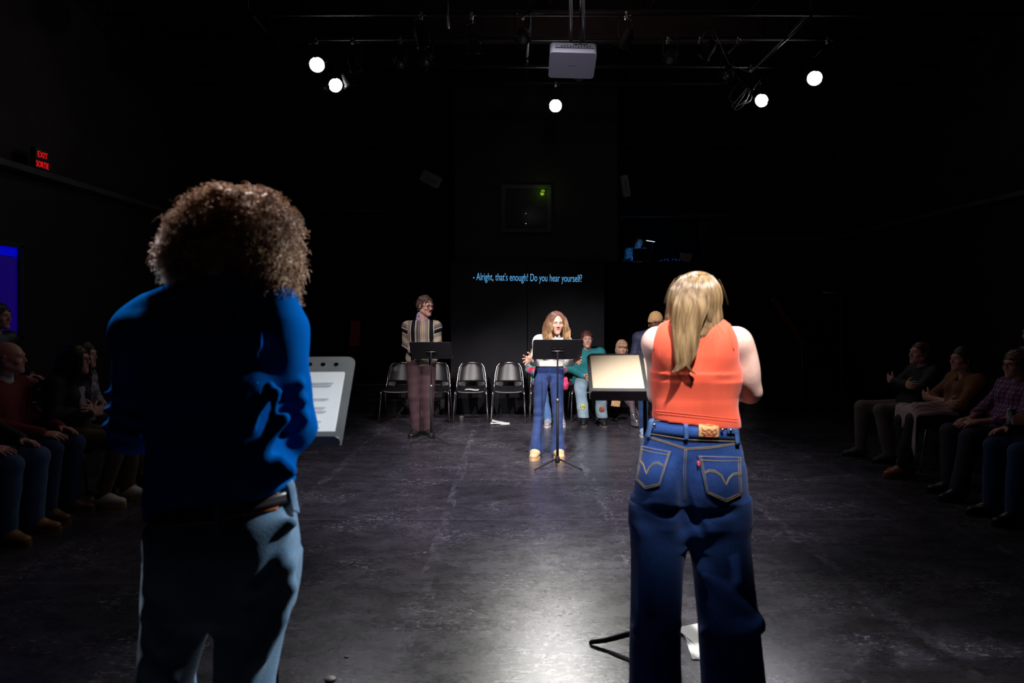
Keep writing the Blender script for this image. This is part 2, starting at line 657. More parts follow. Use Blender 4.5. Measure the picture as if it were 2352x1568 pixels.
def strands(name, pts, rad, m, parent=None):
    """pts (N,K,3) polylines, rad (N,K) or (K,) -> one mesh of three-sided tapering strands"""
    pts = np.asarray(pts, float)
    N, K, _ = pts.shape
    rad = np.broadcast_to(np.asarray(rad, float), (N, K))
    t = np.gradient(pts, axis=1)
    t /= np.linalg.norm(t, axis=2, keepdims=True) + 1e-9
    ref = np.tile(np.array((.31, .87, .38)), (N, K, 1))
    u = np.cross(t, ref)
    u /= np.linalg.norm(u, axis=2, keepdims=True) + 1e-9
    w = np.cross(t, u)
    vs = []
    for a in (0, 2.0944, 4.18879):
        vs.append(pts + (u * math.cos(a) + w * math.sin(a)) * rad[..., None])
    V = np.stack(vs, 2).reshape(-1, 3)
    base = (np.arange(N)[:, None] * K + np.arange(K - 1)[None, :]).ravel() * 3
    Fc = []
    for a in range(3):
        b = (a + 1) % 3
        Fc.append(np.stack([base + a, base + b, base + 3 + b, base + 3 + a], 1))
    return mesh_obj(name, V, np.concatenate(Fc), m, parent)
# ------------------------------------------------------------------ people
def V3(*a):
    return Vector(a)


def stand_J():
    return dict(pelvis=V3(0, 0, .95), waist=V3(0, .005, 1.08), chest=V3(0, .0, 1.27), neck=V3(0, .02, 1.42), head=V3(0, -.005, 1.575),
                shL=V3(.165, .01, 1.37), shR=V3(-.165, .01, 1.37), elL=V3(.22, .04, 1.10), elR=V3(-.22, .04, 1.10),
                wrL=V3(.23, -.04, .86), wrR=V3(-.23, -.04, .86), hipL=V3(.088, 0, .90), hipR=V3(-.088, 0, .90),
                knL=V3(.10, -.02, .49), knR=V3(-.10, -.02, .49), anL=V3(.105, .02, .09), anR=V3(-.105, .02, .09),
                hyaw=0., hpitch=0., hroll=0., toeL=.15, toeR=-.15, scale=1.0)


def sit_J():
    return dict(pelvis=V3(0, .0, .55), waist=V3(0, .03, .69), chest=V3(0, .05, .88), neck=V3(0, .04, 1.03), head=V3(0, .0, 1.185),
                shL=V3(.165, .04, .98), shR=V3(-.165, .04, .98), elL=V3(.23, .0, .74), elR=V3(-.23, .0, .74),
                wrL=V3(.09, -.22, .66), wrR=V3(-.09, -.22, .66), hipL=V3(.09, -.02, .54), hipR=V3(-.09, -.02, .54),
                knL=V3(.13, -.43, .53), knR=V3(-.13, -.43, .53), anL=V3(.13, -.40, .09), anR=V3(-.13, -.40, .09),
                hyaw=0., hpitch=0., hroll=0., toeL=.15, toeR=-.15, scale=1.0)


def head_R(J):
    # face looks along -Y of the returned frame; yaw>0 turns towards +X (viewer's right)
    return (Matrix.Rotation(J['hyaw'], 3, 'Z') @ Matrix.Rotation(J['hpitch'], 3, 'X') @ Matrix.Rotation(J['hroll'], 3, 'Y'))


def add_head(S, J, hs=1.0, fem=False, open_mouth=0.0, down=0.0):
    R, c = head_R(J), J['head']

    def q(x, y, z):
        return c + R @ (Vector((x, y, z)) * hs)

    def e(p, r, k=.02, sub=False, Rl=None):
        S.ell(q(*p), [v * hs for v in r], R if Rl is None else R @ Rl, k * hs, sub)
    e((0, .018, .035), (.074, .094, .086))
    e((0, -.035, -.01), (.062, .058, .085), .03)
    jw = .050 if fem else .055
    for s in (-1, 1):
        S.cap(q(s * jw, .0, -.055), q(s * .012, -.072, -.098), .020 * hs, .017 * hs, .03 * hs)
        e((s * .040, -.066, -.025), (.022, .020, .020), .018)       # cheek
    e((0, -.078, -.098), (.018 if fem else .022, .015, .015), .018)     # chin
    e((0, -.060, -.06), (.040, .032, .035), .02)
    S.cap(q(-.034, -.080, .024), q(.034, -.080, .024), .011 * hs, k=.018 * hs)
    for s in (-1, 1):
        e((s * .031, -.1, .004), (.019, .016, .0125), .010, True)
        S.cap(q(s * .019, -.0805, .0085 - .004 * down), q(s * .044, -.0735, .0085 - .004 * down), (.0058 + .002 * down) * hs, (.0052 + .002 * down) * hs, .004 * hs)
        S.cap(q(s * .020, -.0795, -.0085), q(s * .043, -.0725, -.0080), .0052 * hs, .0048 * hs, .004 * hs)
    S.cap(q(0, -.087, .018), q(0, -.107, -.024), .0060 * hs, (.0088 if fem else .0105) * hs, .010 * hs)
    for s in (-1, 1):
        e((s * .0115, -.098, -.029), (.0075, .009, .007), .006)
    # lips
    g = open_mouth
    lw = .75 if fem else 1
    S.cap(q(-.017 * lw, -.086, -.055), q(.017 * lw, -.086, -.055), .0062 * hs, k=.006 * hs)
    S.cap(q(-.013 * lw, -.086, -.064 - g), q(.013 * lw, -.086, -.064 - g), .0072 * hs, k=.006 * hs)
    S.cap(q(-.021 * lw, -.094, -.0597 - g / 2), q(.021 * lw, -.094, -.0597 - g / 2), .0022 + g * .5, k=.003, sub=True)
    for s in (-1, 1):
        e((s * .078, .012, -.004), (.008, .018, .030), .008, False, Matrix.Rotation(s * .35, 3, 'Z') @ Matrix.Rotation(.18, 3, 'X'))
        e((s * .086, .008, .0), (.006, .009, .016), .004, True, Matrix.Rotation(s * .35, 3, 'Z'))
    return q


def add_neck(S, J, r=.052, k=.03):
    R = head_R(J)
    S.cap(J['neck'] + V3(0, 0, -.03), J['head'] + R @ V3(0, .02, -.05), r * 1.05, r * .95, k)


def hand(S, wr, d, thumb, palm, curl=.5, spread=.12, sc=1.0, curls=None):
    d = Vector(d).normalized()
    t = Vector(thumb)
    t = (t - d * t.dot(d)).normalized()
    n = d.cross(t)
    if n.dot(Vector(palm)) < 0:
        n = -n
    R = Matrix((t, d, n)).transposed()
    w = Vector(wr)
    S.cap(w - d * .02, w + d * .02, .023 * sc, .024 * sc, .012, n, .8)
    S.ell(w + d * .052 * sc, (.041 * sc, .050 * sc, .0165 * sc), R, .012)
    S.cap(w + d * .086 * sc + t * .030 * sc, w + d * .082 * sc - t * .031 * sc, .0125 * sc, .0115 * sc, .012)
    S.ell(w + d * .035 * sc + t * .026 * sc + n * .006, (.018 * sc, .030 * sc, .015 * sc), R, .012)
    L = (.073, .081, .075, .058)
    rr = (.0088, .0092, .0088, .0078)
    for i in range(4):
        off = (.030, .0105, -.0095, -.029)[i]
        b = w + (d * (.088, .092, .089, .081)[i] + t * off) * sc
        cu = curls[i] if curls else curl * (1 + .12 * i)
        sp = (1.5 - i) * spread
        dd = (d * math.cos(sp) + t * math.sin(sp)).normalized()
        r0 = rr[i] * sc
        for j, fr in enumerate((.45, .31, .24)):
            a = cu * (j + 1) * (.75, .85, .8)[j]
            v = dd * math.cos(a) + n * math.sin(a)
            e = b + v * L[i] * fr * sc
            S.cap(b, e, r0, r0 * .93, .0035 if j else .006)
            b, r0 = e, r0 * .93
    b = w + (d * .028 + t * .030) * sc
    v1 = (d * .62 + t * .75 + n * (.15 + .3 * curl)).normalized()
    e = b + v1 * .045 * sc
    S.cap(b, e, .0125 * sc, .0102 * sc, .010)
    v2 = (d * .85 + t * .42 + n * (.2 + .5 * curl)).normalized()
    S.cap(e, e + v2 * .034 * sc, .0100 * sc, .0088 * sc, .004)


def torso(S, J, i=0.0, k=.05, w=1.0, d=1.0, belly=0.0, bust=0.0, top=True, low=True):
    f = V3(0, 1, 0)
    ax = (J['chest'] - J['waist']).normalized()
    fr = (f - ax * f.dot(ax)).normalized()
    side = V3(1, 0, 0)
    wd = .062 * w
    pl, wa, ch = J['pelvis'], J['waist'], J['chest']
    if low:
        S.cap(pl - side * wd, pl + side * wd, .112 * d + i, k=k, flat=fr, ff=.92)
    for s in (-1, 1):
        S.cap(pl + side * s * .055 * w, wa + side * s * .045 * w, .100 * d + i, .088 * d + i, k, fr, .92)
        S.cap(wa + side * s * .045 * w, ch + side * s * .058 * w, .088 * d + i, .105 * d + i, k, fr, .90)
        if top:
            S.cap(ch + side * s * .055 * w, (J['neck'] + J['shL' if s > 0 else 'shR'] * 1.0) * .5 + V3(0, 0, -.055), .10 * d + i, .062 + i, k, fr, .85)
            S.cap(J['neck'] + side * s * .02 + V3(0, .0, -.035 - i * .9), J['shL' if s > 0 else 'shR'] + V3(0, 0, -.008), .048 + i, .052 + i, k * .7)
    if belly:
        S.ell((wa + pl) * .5 - fr * .05, (.11 + i, .07 + belly + i, .11 + i), None, k)
    if bust:
        for s in (-1, 1):
            S.ell(ch + side * s * .065 - fr * .075 + ax * -.01, (.058 + i, .05 + bust + i, .058 + i), None, .03)


def arm(S, J, sd, i=0.0, k=.025, u=1.0, to=1.0, i2=None, bag=0.0):
    sh, el, wr = J['sh' + sd], J['el' + sd], J['wr' + sd]
    i2 = i if i2 is None else i2
    S.cap(sh, el, .050 * u + i, .040 * u + i2, k)
    if to > 0:
        e = el.lerp(wr, to)
        S.cap(el, e, .041 * u + i2, (.041 - .014 * to) * u + i2, k)
        if to >= 1 and not bag:
            m = el.lerp(wr, .3)
            S.ell(m, (.040 * u + i2,) * 3, None, k)


def leg(S, J, sd, i=0.0, k=.02, t=1.0, i2=None, i3=None, flare=None):
    hp, kn, an = J['hip' + sd], J['kn' + sd], J['an' + sd]
    i2 = i if i2 is None else i2
    i3 = i2 if i3 is None else i3
    S.cap(hp, kn, .084 * t + i, .056 * t + i2, k)
    S.cap(kn, an, .054 * t + i2, .036 * t + i3, k)
    if i == 0:
        m = kn.lerp(an, .28)
        S.ell(m + V3(0, .015, 0), (.05 * t, .052 * t, .09), None, .03)


def shoes(J, root, m_up, m_sole, boot=0.0, L=1.0, thick=.022, tall=0.0, laces=None, chunky=0.0, res=.005):
    """each shoe: upper (with an opening round the ankle), sole and laces"""
    for sd in 'LR':
        an, yaw = J['an' + sd], J['toe' + sd]
        fw = Matrix.Rotation(yaw, 3, 'Z') @ V3(0, -1, 0)
        rt = V3(-fw.y, fw.x, 0) * -1
        base = V3(an.x, an.y, an.z - .09)
        Rm = Matrix((rt, fw * -1, V3(0, 0, 1))).transposed()
        heel, toe = base - fw * .055 * L, base + fw * .185 * L
        S = SDF()
        z0 = thick
        w = 1 + chunky
        S.cap(heel + V3(0, 0, z0 + .030), base + fw * .05 + V3(0, 0, z0 + .034), .036, .042 * w, .02)
        S.cap(base + fw * .05 + V3(0, 0, z0 + .036), toe - fw * .045 + V3(0, 0, z0 + .016), .046 * w, .040 * w, .03, V3(0, 0, 1), .72)
        S.cap(base + V3(0, 0, z0 + .03), an + V3(0, 0, .03 + boot), .043, .046 if boot else .042, .025)
        S.plane(base + V3(0, 0, z0 - .004), (0, 0, -1))
        S.plane(an + V3(0, 0, .022 + boot), (0, 0, 1))
        S.plane(toe + fw * .002, fw)
        up = sdf_obj('shoe', S, m_up, root, res)
        B = MB()
        out = []
        for q in range(28):
            a = 2 * PI * q / 28
            y = math.cos(a)
            x = math.sin(a)
            wd = (.034 + .013 * (y * .5 + .5) - .004 * math.cos(2 * a)) * w
            out.append((wd * x * (1.15 if y > 0 else 1), y * .123 * L))
        T = Matrix.Translation(base + fw * .063 * L) @ Matrix((rt, fw, V3(0, 0, 1))).transposed().to_4x4()
        B.prism([(x * 1.02, y * 1.02) for x, y in out], 0.0, thick + tall, T)
        B.build('sole', m_sole, up)
        if laces:
            B = MB()
            for q in range(5):
                c = base + fw * (.045 + .018 * q) + V3(0, 0, z0 + .083 - .0095 * q - (.004 if q < 1 else 0))
                B.tube([c - rt * .022 - V3(0, 0, .008), c + V3(0, 0, .0), c + rt * .022 - V3(0, 0, .008)], .0028, 6)
            B.build('laces', laces, up)


def skin_paint(J, hs=1.0, lips=True, fem=True):
    """lip area gets material slot 1"""
    Ri = np.array(head_R(J).transposed())
    c = np.array(J['head'])

    def f(fc):
        q = ((fc - c) @ Ri.T) / hs
        x, y, z = q[:, 0], q[:, 1], q[:, 2]
        ins = (np.abs(x) < .020 - .18 * np.abs(z + .060)) & (z > -.074) & (z < -.049) & (y < -.072)
        return ins.astype(int)
    return f


def eyes(J, root, hs=1.0, iris=(.10, .05, .02), down=0.0, brow=(.06, .03, .02), lashes=False):
    R, c = head_R(J), J['head']
    mi = mat('iris_%d' % (iris[0] * 1000), iris, .15)
    mw = mat('eye_white', (.45, .42, .40), .25)
    mb = mat('brow_%d' % (brow[0] * 1000), brow, .8)
    for s in (-1, 1):
        p = c + R @ (V3(s * .031, -.0742, .001) * hs)
        S = MB()
        Rr = (R @ Matrix.Rotation(PI / 2 + down, 3, 'X'))
        prof = [(.0001, .0112)] + [(.0112 * math.sin(a), .0112 * math.cos(a)) for a in np.linspace(.12, PI - .05, 12)]
        S.lathe([(r * hs, z * hs) for r, z in prof], p, 16, Rr)
        o = S.build('eye', [mw, mi], root)
        n = len(o.data.polygons)
        idx = np.zeros(n, int)
        for q, pl in enumerate(o.data.polygons):
            v = Vector(pl.center) - p
            if v.dot(Rr @ V3(0, 0, 1)) > .0074 * hs:
                idx[q] = 1
        o.data.polygons.foreach_set('material_index', idx.astype(np.int32))
        B = MB()
        pts = [c + R @ (V3(s * x, y, z) * hs) for x, y, z in ((.014, -.0925, .0215), (.026, -.0925, .0265), (.037, -.087, .0265), (.047, -.077, .021))]
        B.tube(pts, [.0028 * hs, .0036 * hs, .0030 * hs, .0014 * hs], 6)
        B.build('eyebrow', mb, root)


def glasses(J, root, m, hs=1.0, round_=False):
    R, c = head_R(J), J['head']
    B = MB()

    def q(x, y, z):
        return c + R @ (V3(x, y, z) * hs)
    for s in (-1, 1):
        ring = []
        for k in range(20):
            a = 2 * PI * k / 20
            ca, sa = math.cos(a), math.sin(a)
            e = .8
            x = .0215 * abs(ca) ** e * (1 if ca > 0 else -1)
            z = .0175 * abs(sa) ** e * (1 if sa > 0 else -1)
            ring.append(q(s * .031 + x, -.1015 + abs(s * .031 + x) * .18, z + .001))
        B.tube(ring, .0022, 6, closed=True)
        B.tube([q(s * .052, -.092, .006), q(s * .075, -.05, .006), q(s * .081, .0, .004), q(s * .080, .02, -.008)], .0022, 6)
    B.tube([q(-.010, -.1, .004), q(0, -.104, .007), q(.010, -.1, .004)], .0022, 6)
    return B.build('glasses', m, root)


def skin_mat(name, col, rough=.45):
    return mat(name, col, rough, spec=.35, bump=.06, bscale=160, var=.06, vscale=40, sss=.12)


def dirs_on_scalp(n, zmin=-.25, ymin=-.45, rng=RNG):
    """unit directions over the hair-bearing part of a head whose face looks to -Y"""
    out = []
    while len(out) < n:
        v = rng.normal(size=(n * 3, 3))
        v /= np.linalg.norm(v, axis=1, keepdims=True)
        ok = (v[:, 2] > zmin) & ((v[:, 1] > ymin) | (v[:, 2] > .55)) & ((v[:, 1] > -.2) | (v[:, 2] > .3))
        out = (out + list(v[ok]))[:n]
    return np.array(out)
# ------------------------------------------------------------------ room shell
XL, XR, YB, YF, ZC = -4.87, 6.09, 13.0, -3.2, 6.3
ZL = 2.95      # ledge height


def floor_mat():
    m = mat('scuffed_black_floor', (.02, .018, .024), .38, spec=.5)
    nt = m.node_tree
    b = nt.nodes['Principled BSDF']
    tc = node(nt, 'ShaderNodeTexCoord')
    sp = node(nt, 'ShaderNodeSeparateXYZ')
    nt.links.new(tc.outputs['Object'], sp.inputs[0])

    def noise(scale, st=(1, 1, 1), det=6, rough=.6, dist=0.0, rot=0.0):
        mp = node(nt, 'ShaderNodeMapping')
        mp.inputs['Scale'].default_value = st
        mp.inputs['Rotation'].default_value = (0, 0, rot)
        nt.links.new(tc.outputs['Object'], mp.inputs[0])
        n = node(nt, 'ShaderNodeTexNoise')
        n.inputs['Scale'].default_value = scale
        n.inputs['Detail'].default_value = det
        n.inputs['Roughness'].default_value = rough
        n.inputs['Distortion'].default_value = dist
        nt.links.new(mp.outputs[0], n.inputs['Vector'])
        return n.outputs['Fac']

    def rng(v, a, bb, c=0, d=1):
        r = node(nt, 'ShaderNodeMapRange')
        r.clamp = True
        for i, q in zip((1, 2, 3, 4), (a, bb, c, d)):
            r.inputs[i].default_value = q
        nt.links.new(v, r.inputs[0])
        return r.outputs[0]
    big = rng(noise(.9, (1, 1.6, 1), 5), .3, .75)
    mid = rng(noise(5, (.8, 1.5, 1), 9, .8), .42, .72)
    fine = rng(noise(34, (.7, 1.6, 1), 7, .85), .50, .70)
    speck = rng(noise(70, (.7, 1.3, 1), 2, .5), .715, .76)
    zone = rng(noise(1.5, (1, 1.3, 1), 4), .46, .62)
    dabs = rng(noise(46, (.5, 1.4, 1), 4, .7, 1.2, .25), .57, .66)
    dab = M_(nt, 'MULTIPLY', dabs, zone)

    def lines(comp, off, per, w):
        v = M_(nt, 'ADD', comp, -off)
        v = M_(nt, 'DIVIDE', v, per)
        v = M_(nt, 'FRACT', M_(nt, 'ADD', v, 0.5))
        v = M_(nt, 'ABSOLUTE', M_(nt, 'ADD', v, -0.5))
        return M_(nt, 'LESS_THAN', v, w / per)
    ly = lines(sp.outputs[1], 3.93, 1.22, .0035)
    lx = lines(sp.outputs[0], -.5, 1.24, .04)
    lxw = M_(nt, 'MULTIPLY', lx, rng(noise(9, (1.6, .5, 1), 8, .8), .48, .66))
    # colour
    t = M_(nt, 'MULTIPLY', mid, .050)
    t = M_(nt, 'ADD', t, M_(nt, 'MULTIPLY', big, .012))
    t = M_(nt, 'ADD', t, M_(nt, 'MULTIPLY', M_(nt, 'MULTIPLY', fine, big), .085))
    t = M_(nt, 'ADD', t, M_(nt, 'MULTIPLY', speck, .30))
    t = M_(nt, 'ADD', t, M_(nt, 'MULTIPLY', dab, .42))
    t = M_(nt, 'ADD', t, M_(nt, 'MULTIPLY', lxw, .10))
    t = M_(nt, 'ADD', t, M_(nt, 'MULTIPLY', ly, .09))
    t = M_(nt, 'ADD', t, .026)
    cmb = node(nt, 'ShaderNodeCombineColor')
    nt.links.new(M_(nt, 'MULTIPLY', t, 1.0), cmb.inputs[0])
    nt.links.new(M_(nt, 'MULTIPLY', t, .92), cmb.inputs[1])
    nt.links.new(M_(nt, 'MULTIPLY', t, 1.14), cmb.inputs[2])
    nt.links.new(cmb.outputs[0], b.inputs['Base Color'])
    r = M_(nt, 'ADD', M_(nt, 'MULTIPLY', mid, .07), M_(nt, 'MULTIPLY', fine, .13))
    r = M_(nt, 'ADD', r, .25)
    r = M_(nt, 'ADD', r, M_(nt, 'MULTIPLY', dab, .1))
    nt.links.new(r, b.inputs['Roughness'])
    bp = node(nt, 'ShaderNodeBump')
    bp.inputs['Strength'].default_value = .16
    bp.inputs['Distance'].default_value = .003
    nt.links.new(M_(nt, 'ADD', noise(48, (.5, 1.6, 1), 6, .8), M_(nt, 'MULTIPLY', ly, -.8)), bp.inputs['Height'])
    nt.links.new(bp.outputs[0], b.inputs['Normal'])
    return m


def struct(name, B, m):
    return tag(B.build(name, m), kind='structure')


m_black = mat('black_wall', (.006, .006, .008), .8, var=.3, vscale=3)
m_brown = mat('dark_brown_wall', (.040, .026, .026), .85, var=.25, vscale=1.2, bump=.15, bscale=12)
m_ceil = mat('dark_ceiling', (.045, .032, .030), .9, var=.3, vscale=.8)
m_trim = mat('dusty_ledge', (.06, .050, .050), .7, var=.3, vscale=5)
m_steel = mat('black_steel', (.012, .011, .012), .62, spec=.25)
m_chrome = mat('worn_chrome', (.62, .60, .60), .22, metal=1.0, var=.25, vscale=60)
m_metal = mat('dull_metal', (.30, .29, .29), .38, metal=.9)
m_matblk = mat('matte_black', (.010, .010, .011), .5)
m_desk = mat('desk_black', (.020, .020, .022), .42, bump=.03, bscale=300)
m_desk2 = mat('desk_grey', (.085, .088, .095), .42, var=.15, vscale=14)
m_paper = mat('white_paper', (.80, .80, .78), .7)
m_cream = mat('cream_paper', (.74, .61, .42), .7)

struct('floor', MB().box(((XL + XR) / 2, (YF + 15) / 2, -.05), (XR - XL + .6, 15 - YF, .1)), floor_mat())
struct('ceiling', MB().box(((XL + XR) / 2, (YF + 15) / 2, ZC + .05), (XR - XL + .6, 15 - YF, .1)), m_ceil)
# back wall: lower black wall with the booth opening, upper brown wall
bx0, bx1, bz0, bz1 = 2.06, 3.62, 2.53, 3.40
dx0, dx1, dz1 = 3.18, 4.11, 3.37
B = MB()
B.box(((XL + bx0) / 2, YB, ZL / 2), (bx0 - XL, .2, ZL)).box(((bx1 + XR) / 2, YB, ZL / 2), (XR - bx1, .2, ZL))
B.box(((bx0 + bx1) / 2, YB, bz0 / 2), (bx1 - bx0, .2, bz0))
struct('wall_back', B, m_black)
B = MB()
B.box(((XL + bx0) / 2, YB + .08, (ZL + ZC) / 2), (bx0 - XL, .2, ZC - ZL)).box(((bx1 + XR) / 2, YB + .08, (ZL + ZC) / 2), (XR - bx1, .2, ZC - ZL))
B.box(((bx0 + bx1) / 2, YB + .08, (bz1 + ZC) / 2), (bx1 - bx0, .2, ZC - bz1))
struct('wall_back_upper', B, m_brown)
B = MB().box(((bx0 + bx1) / 2, YB + 1.9, 2.8), (2.4, .1, 2.1)).box((bx0 - .4, YB + 1.0, 2.8), (.1, 1.8, 2.1)).box((bx1 + .4, YB + 1.0, 2.8), (.1, 1.8, 2.1))
B.box(((bx0 + bx1) / 2, YB + 1.0, 1.77), (2.4, 1.8, .1)).box(((bx0 + bx1) / 2, YB + 1.0, 3.8), (2.4, 1.8, .1))
struct('wall_booth', B, m_black)
struct('wall_left', MB().box((XL - .1, 6.2, ZL / 2), (.2, 18.8, ZL)), m_black)
struct('wall_left_upper', MB().box((XL - .22, 6.2, (ZL + ZC) / 2), (.2, 18.8, ZC - ZL)), m_brown)
struct('wall_right', MB().box((XR + .1, 6.2, ZL / 2), (.2, 18.8, ZL)), m_black)
struct('wall_right_upper', MB().box((XR + .22, 6.2, (ZL + ZC) / 2), (.2, 18.8, ZC - ZL)), m_brown)
struct('wall_front', MB().box(((XL + XR) / 2, YF, ZC / 2), (XR - XL, .2, ZC)), m_black)
struct('wall_back_pier', MB().box((.38, 10.95, (2.38 + ZC) / 2), (2.55, .5, ZC - 2.38)), mat('pier_black', (.006, .006, .009), .75, var=.3, vscale=3))
struct('trim_1', MB().box(((4.11 + XR) / 2, YB - .12, ZL + .02), (XR - 4.11, .12, .07)), m_trim)
struct('trim_2', MB().box((XR - .06, 6.2, ZL + .02), (.12, 13.6, .06)), m_trim)
struct('trim_3', MB().box((XL + .06, 6.2, ZL + .02), (.12, 13.6, .06)), m_trim)
struct('trim_4', MB().box(((dx0 + dx1) / 2, YB - .12, 3.40), (dx1 - dx0, .12, .07)), m_trim)
struct('trim_5', MB().box((-3.1, YB - .12, 3.49), (1.5, .12, .05)), m_trim)
struct('door_3', MB().box(((3.66 + dx1) / 2, YB - .11, 1.68), (dx1 - 3.66, .1, 3.36)), m_black)
struct('door_4', MB().box((-3.1, YB - .07, 1.73), (1.4, .08, 3.44)), mat('door_black', (.004, .004, .005), .6))

# the pair of tall black doors the caption is thrown on
m_flat = mat('painted_black_door', (.0045, .0045, .0075), .7, spec=.25, var=.35, vscale=2.5, bump=.1, bscale=20)
struct('door_1', MB().box((-.358, 10.62, 1.188), (1.188, .06, 2.376), bev=.004), m_flat)
struct('door_2', MB().box((.838, 10.62, 1.180), (1.190, .06, 2.360), bev=.004), m_flat)

# caption: glowing letters laid on the doors in place of projected light
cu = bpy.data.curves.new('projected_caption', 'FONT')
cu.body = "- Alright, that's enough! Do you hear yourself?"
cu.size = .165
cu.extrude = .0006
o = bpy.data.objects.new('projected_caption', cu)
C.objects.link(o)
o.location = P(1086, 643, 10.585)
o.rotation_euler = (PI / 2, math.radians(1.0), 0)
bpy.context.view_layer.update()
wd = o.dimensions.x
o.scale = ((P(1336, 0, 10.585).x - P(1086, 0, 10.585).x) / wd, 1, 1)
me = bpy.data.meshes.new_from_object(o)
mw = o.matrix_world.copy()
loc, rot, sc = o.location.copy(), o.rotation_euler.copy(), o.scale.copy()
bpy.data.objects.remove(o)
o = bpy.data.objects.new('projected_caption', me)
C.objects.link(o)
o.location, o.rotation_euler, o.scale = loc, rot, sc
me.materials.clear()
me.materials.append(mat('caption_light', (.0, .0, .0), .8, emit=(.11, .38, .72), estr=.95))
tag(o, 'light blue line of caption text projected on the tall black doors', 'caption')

# small window of the pier; its green lamp reflection is built as a glowing bead
B = MB()
wc, wh = (.223, 10.68, 3.19), (.66, .62)
for sx in (-1, 1):
    B.box((wc[0] + sx * (wh[0] / 2 + .03), 10.68, wc[2]), (.06, .06, wh[1] + .12))
    B.box((wc[0], 10.68, wc[2] + sx * (wh[1] / 2 + .03)), (wh[0], .06, .06))
w2 = struct('window_2', B, mat('window_frame_dark', (.018, .018, .020), .5))
MB().box(wc, (wh[0], .012, wh[1])).build('pane', mat('window_2_glass', (.03, .03, .036), .12), w2)
refl_g = tag(MB().lathe([(.001, -.02), (.028, -.012), (.034, 0), (.028, .012), (.001, .02)], P(1247, 438, 10.64), 12).build('lamp_reflection', mat('green_reflection', (0, 0, 0), .4, emit=(.13, .32, .01), estr=.7)),
             'small green lamp reflection at the top corner of the dark window', 'lamp')
g = bpy.data.lights.new('glow_green', 'POINT')  # added point light spreading the green reflection
g.energy = .35
g.color = (.5, 1, .05)
g.shadow_soft_size = .03
go = bpy.data.objects.new('glow_green', g)
C.objects.link(go)
go.location = P(1247, 438, 10.55)
for (px, py) in ((1208, 490), (1208, 513)):
    tag(MB().lathe([(.0005, -.004), (.006, 0), (.0005, .004)], P(px, py, 10.655), 8).build('indicator_light', mat('white_led', (0, 0, 0), .4, emit=(1, .95, 1), estr=2.5)),
        'pinpoint white light in the lower half of the dark window' + (', the upper one' if py < 500 else ', the lower one'), 'light')

# blue lit window in the left wall
B = MB()
y0, y1, z0, z1 = 5.0, 6.72, 1.30, 2.22
for zz in (z0, z1):
    B.box((XL + .02, (y0 + y1) / 2, zz), (.06, y1 - y0 + .08, .05))
for yy in (y0, y1):
    B.box((XL + .02, yy, (z0 + z1) / 2), (.06, .05, z1 - z0))
wb = struct('window_1', B, m_matblk)
MB().box((XL + .012, (y0 + y1) / 2, (z0 + z1) / 2 - .06), (.01, y1 - y0, z1 - z0 - .12)).build('pane', mat('blue_window', (0, 0, .02), .5, emit=(.004, .0, .085), estr=1.0), wb)
MB().box((XL + .012, (y0 + y1) / 2, z1 - .06), (.01, y1 - y0, .11)).build('top_band', mat('blue_window_top', (0, 0, .02), .5, emit=(.0, .0, .42), estr=1.0), wb)  # brighter blue band along the top of the pane

# exit sign
sign = empty('exit_sign', (XL + .03, 7.0, 3.13), 0, 'red lit exit sign with two lines of letters high on the left wall', 'sign')
MB().box((0, 0, 0), (.05, .34, .24), bev=.006).build('housing', m_matblk, sign)
for txt, zz in (('EXIT', .015), ('SORTIE', -.095)):
    cu = bpy.data.curves.new('t', 'FONT')
    cu.body = txt
    cu.size = .118
    cu.align_x = 'CENTER'
    cu.extrude = .001
    to = bpy.data.objects.new('t', cu)
    C.objects.link(to)
    bpy.context.view_layer.update()
    me = bpy.data.meshes.new_from_object(to)
    sx = min(1, .30 / to.dimensions.x)
    bpy.data.objects.remove(to)
    lo = bpy.data.objects.new('lettering', me)
    C.objects.link(lo)
    me.materials.clear()
    me.materials.append(mat('exit_red', (0, 0, 0), .5, emit=(1.0, .01, .012), estr=.75))
    lo.parent = sign
    lo.location = (.027, 0, zz)
    lo.rotation_euler = (PI / 2, 0, PI / 2)
    lo.scale = (sx, .82, 1)

sign.scale = (1, .62, .9)
# ------------------------------------------------------------------ roof steel and the lighting grid
def thing(name, B, m, label, cat, group=None):
    return tag(B.build(name, m), label, cat, group)


B = MB()
for z, h, w in ((5.28, .035, .22), (5.62, .035, .22), (5.45, .34, .03)):
    B.box(((XL + XR) / 2, 9.3, z), (XR - XL, w, h))
thing('roof_beam', B, mat('beam_brown', (.028, .018, .018), .8, var=.3, vscale=3), 'long dark steel roof beam crossing above the projector', 'beam')
for k, x in enumerate((-3.6, -2.2, -.9, .5, 1.9, 3.3, 4.8)):
    B = MB()
    B.tube([(x, 6.2, 6.1), (x, 12.8, 6.1)], .035, 8).tube([(x, 6.2, 5.72), (x, 12.8, 5.72)], .03, 8)
    y = 6.2
    up = True
    while y < 12.7:
        B.tube([(x, y, 5.72 if up else 6.1), (x, min(y + .6, 12.8), 6.1 if up else 5.72)], .014, 6)
        y += .6
        up = not up
    thing('roof_joist', B, mat('joist_dark', (.03, .024, .024), .8), 'open web steel joist running front to back under the dark ceiling', 'joist', 'roof joists')
PIPES = [(7.75, 4.95), (8.45, 4.95), (9.25, 4.90), (9.80, 4.85), (12.957, 4.7)]
for y, z in PIPES:
    thing('lighting_pipe', MB().tube([(-4.6 if y < 12 else XL - .05, y, z), (5.8 if y < 12 else XR + .05, y, z)], .024, 10), m_steel, 'black lighting pipe spanning the room under the roof', 'pipe', 'lighting pipes')
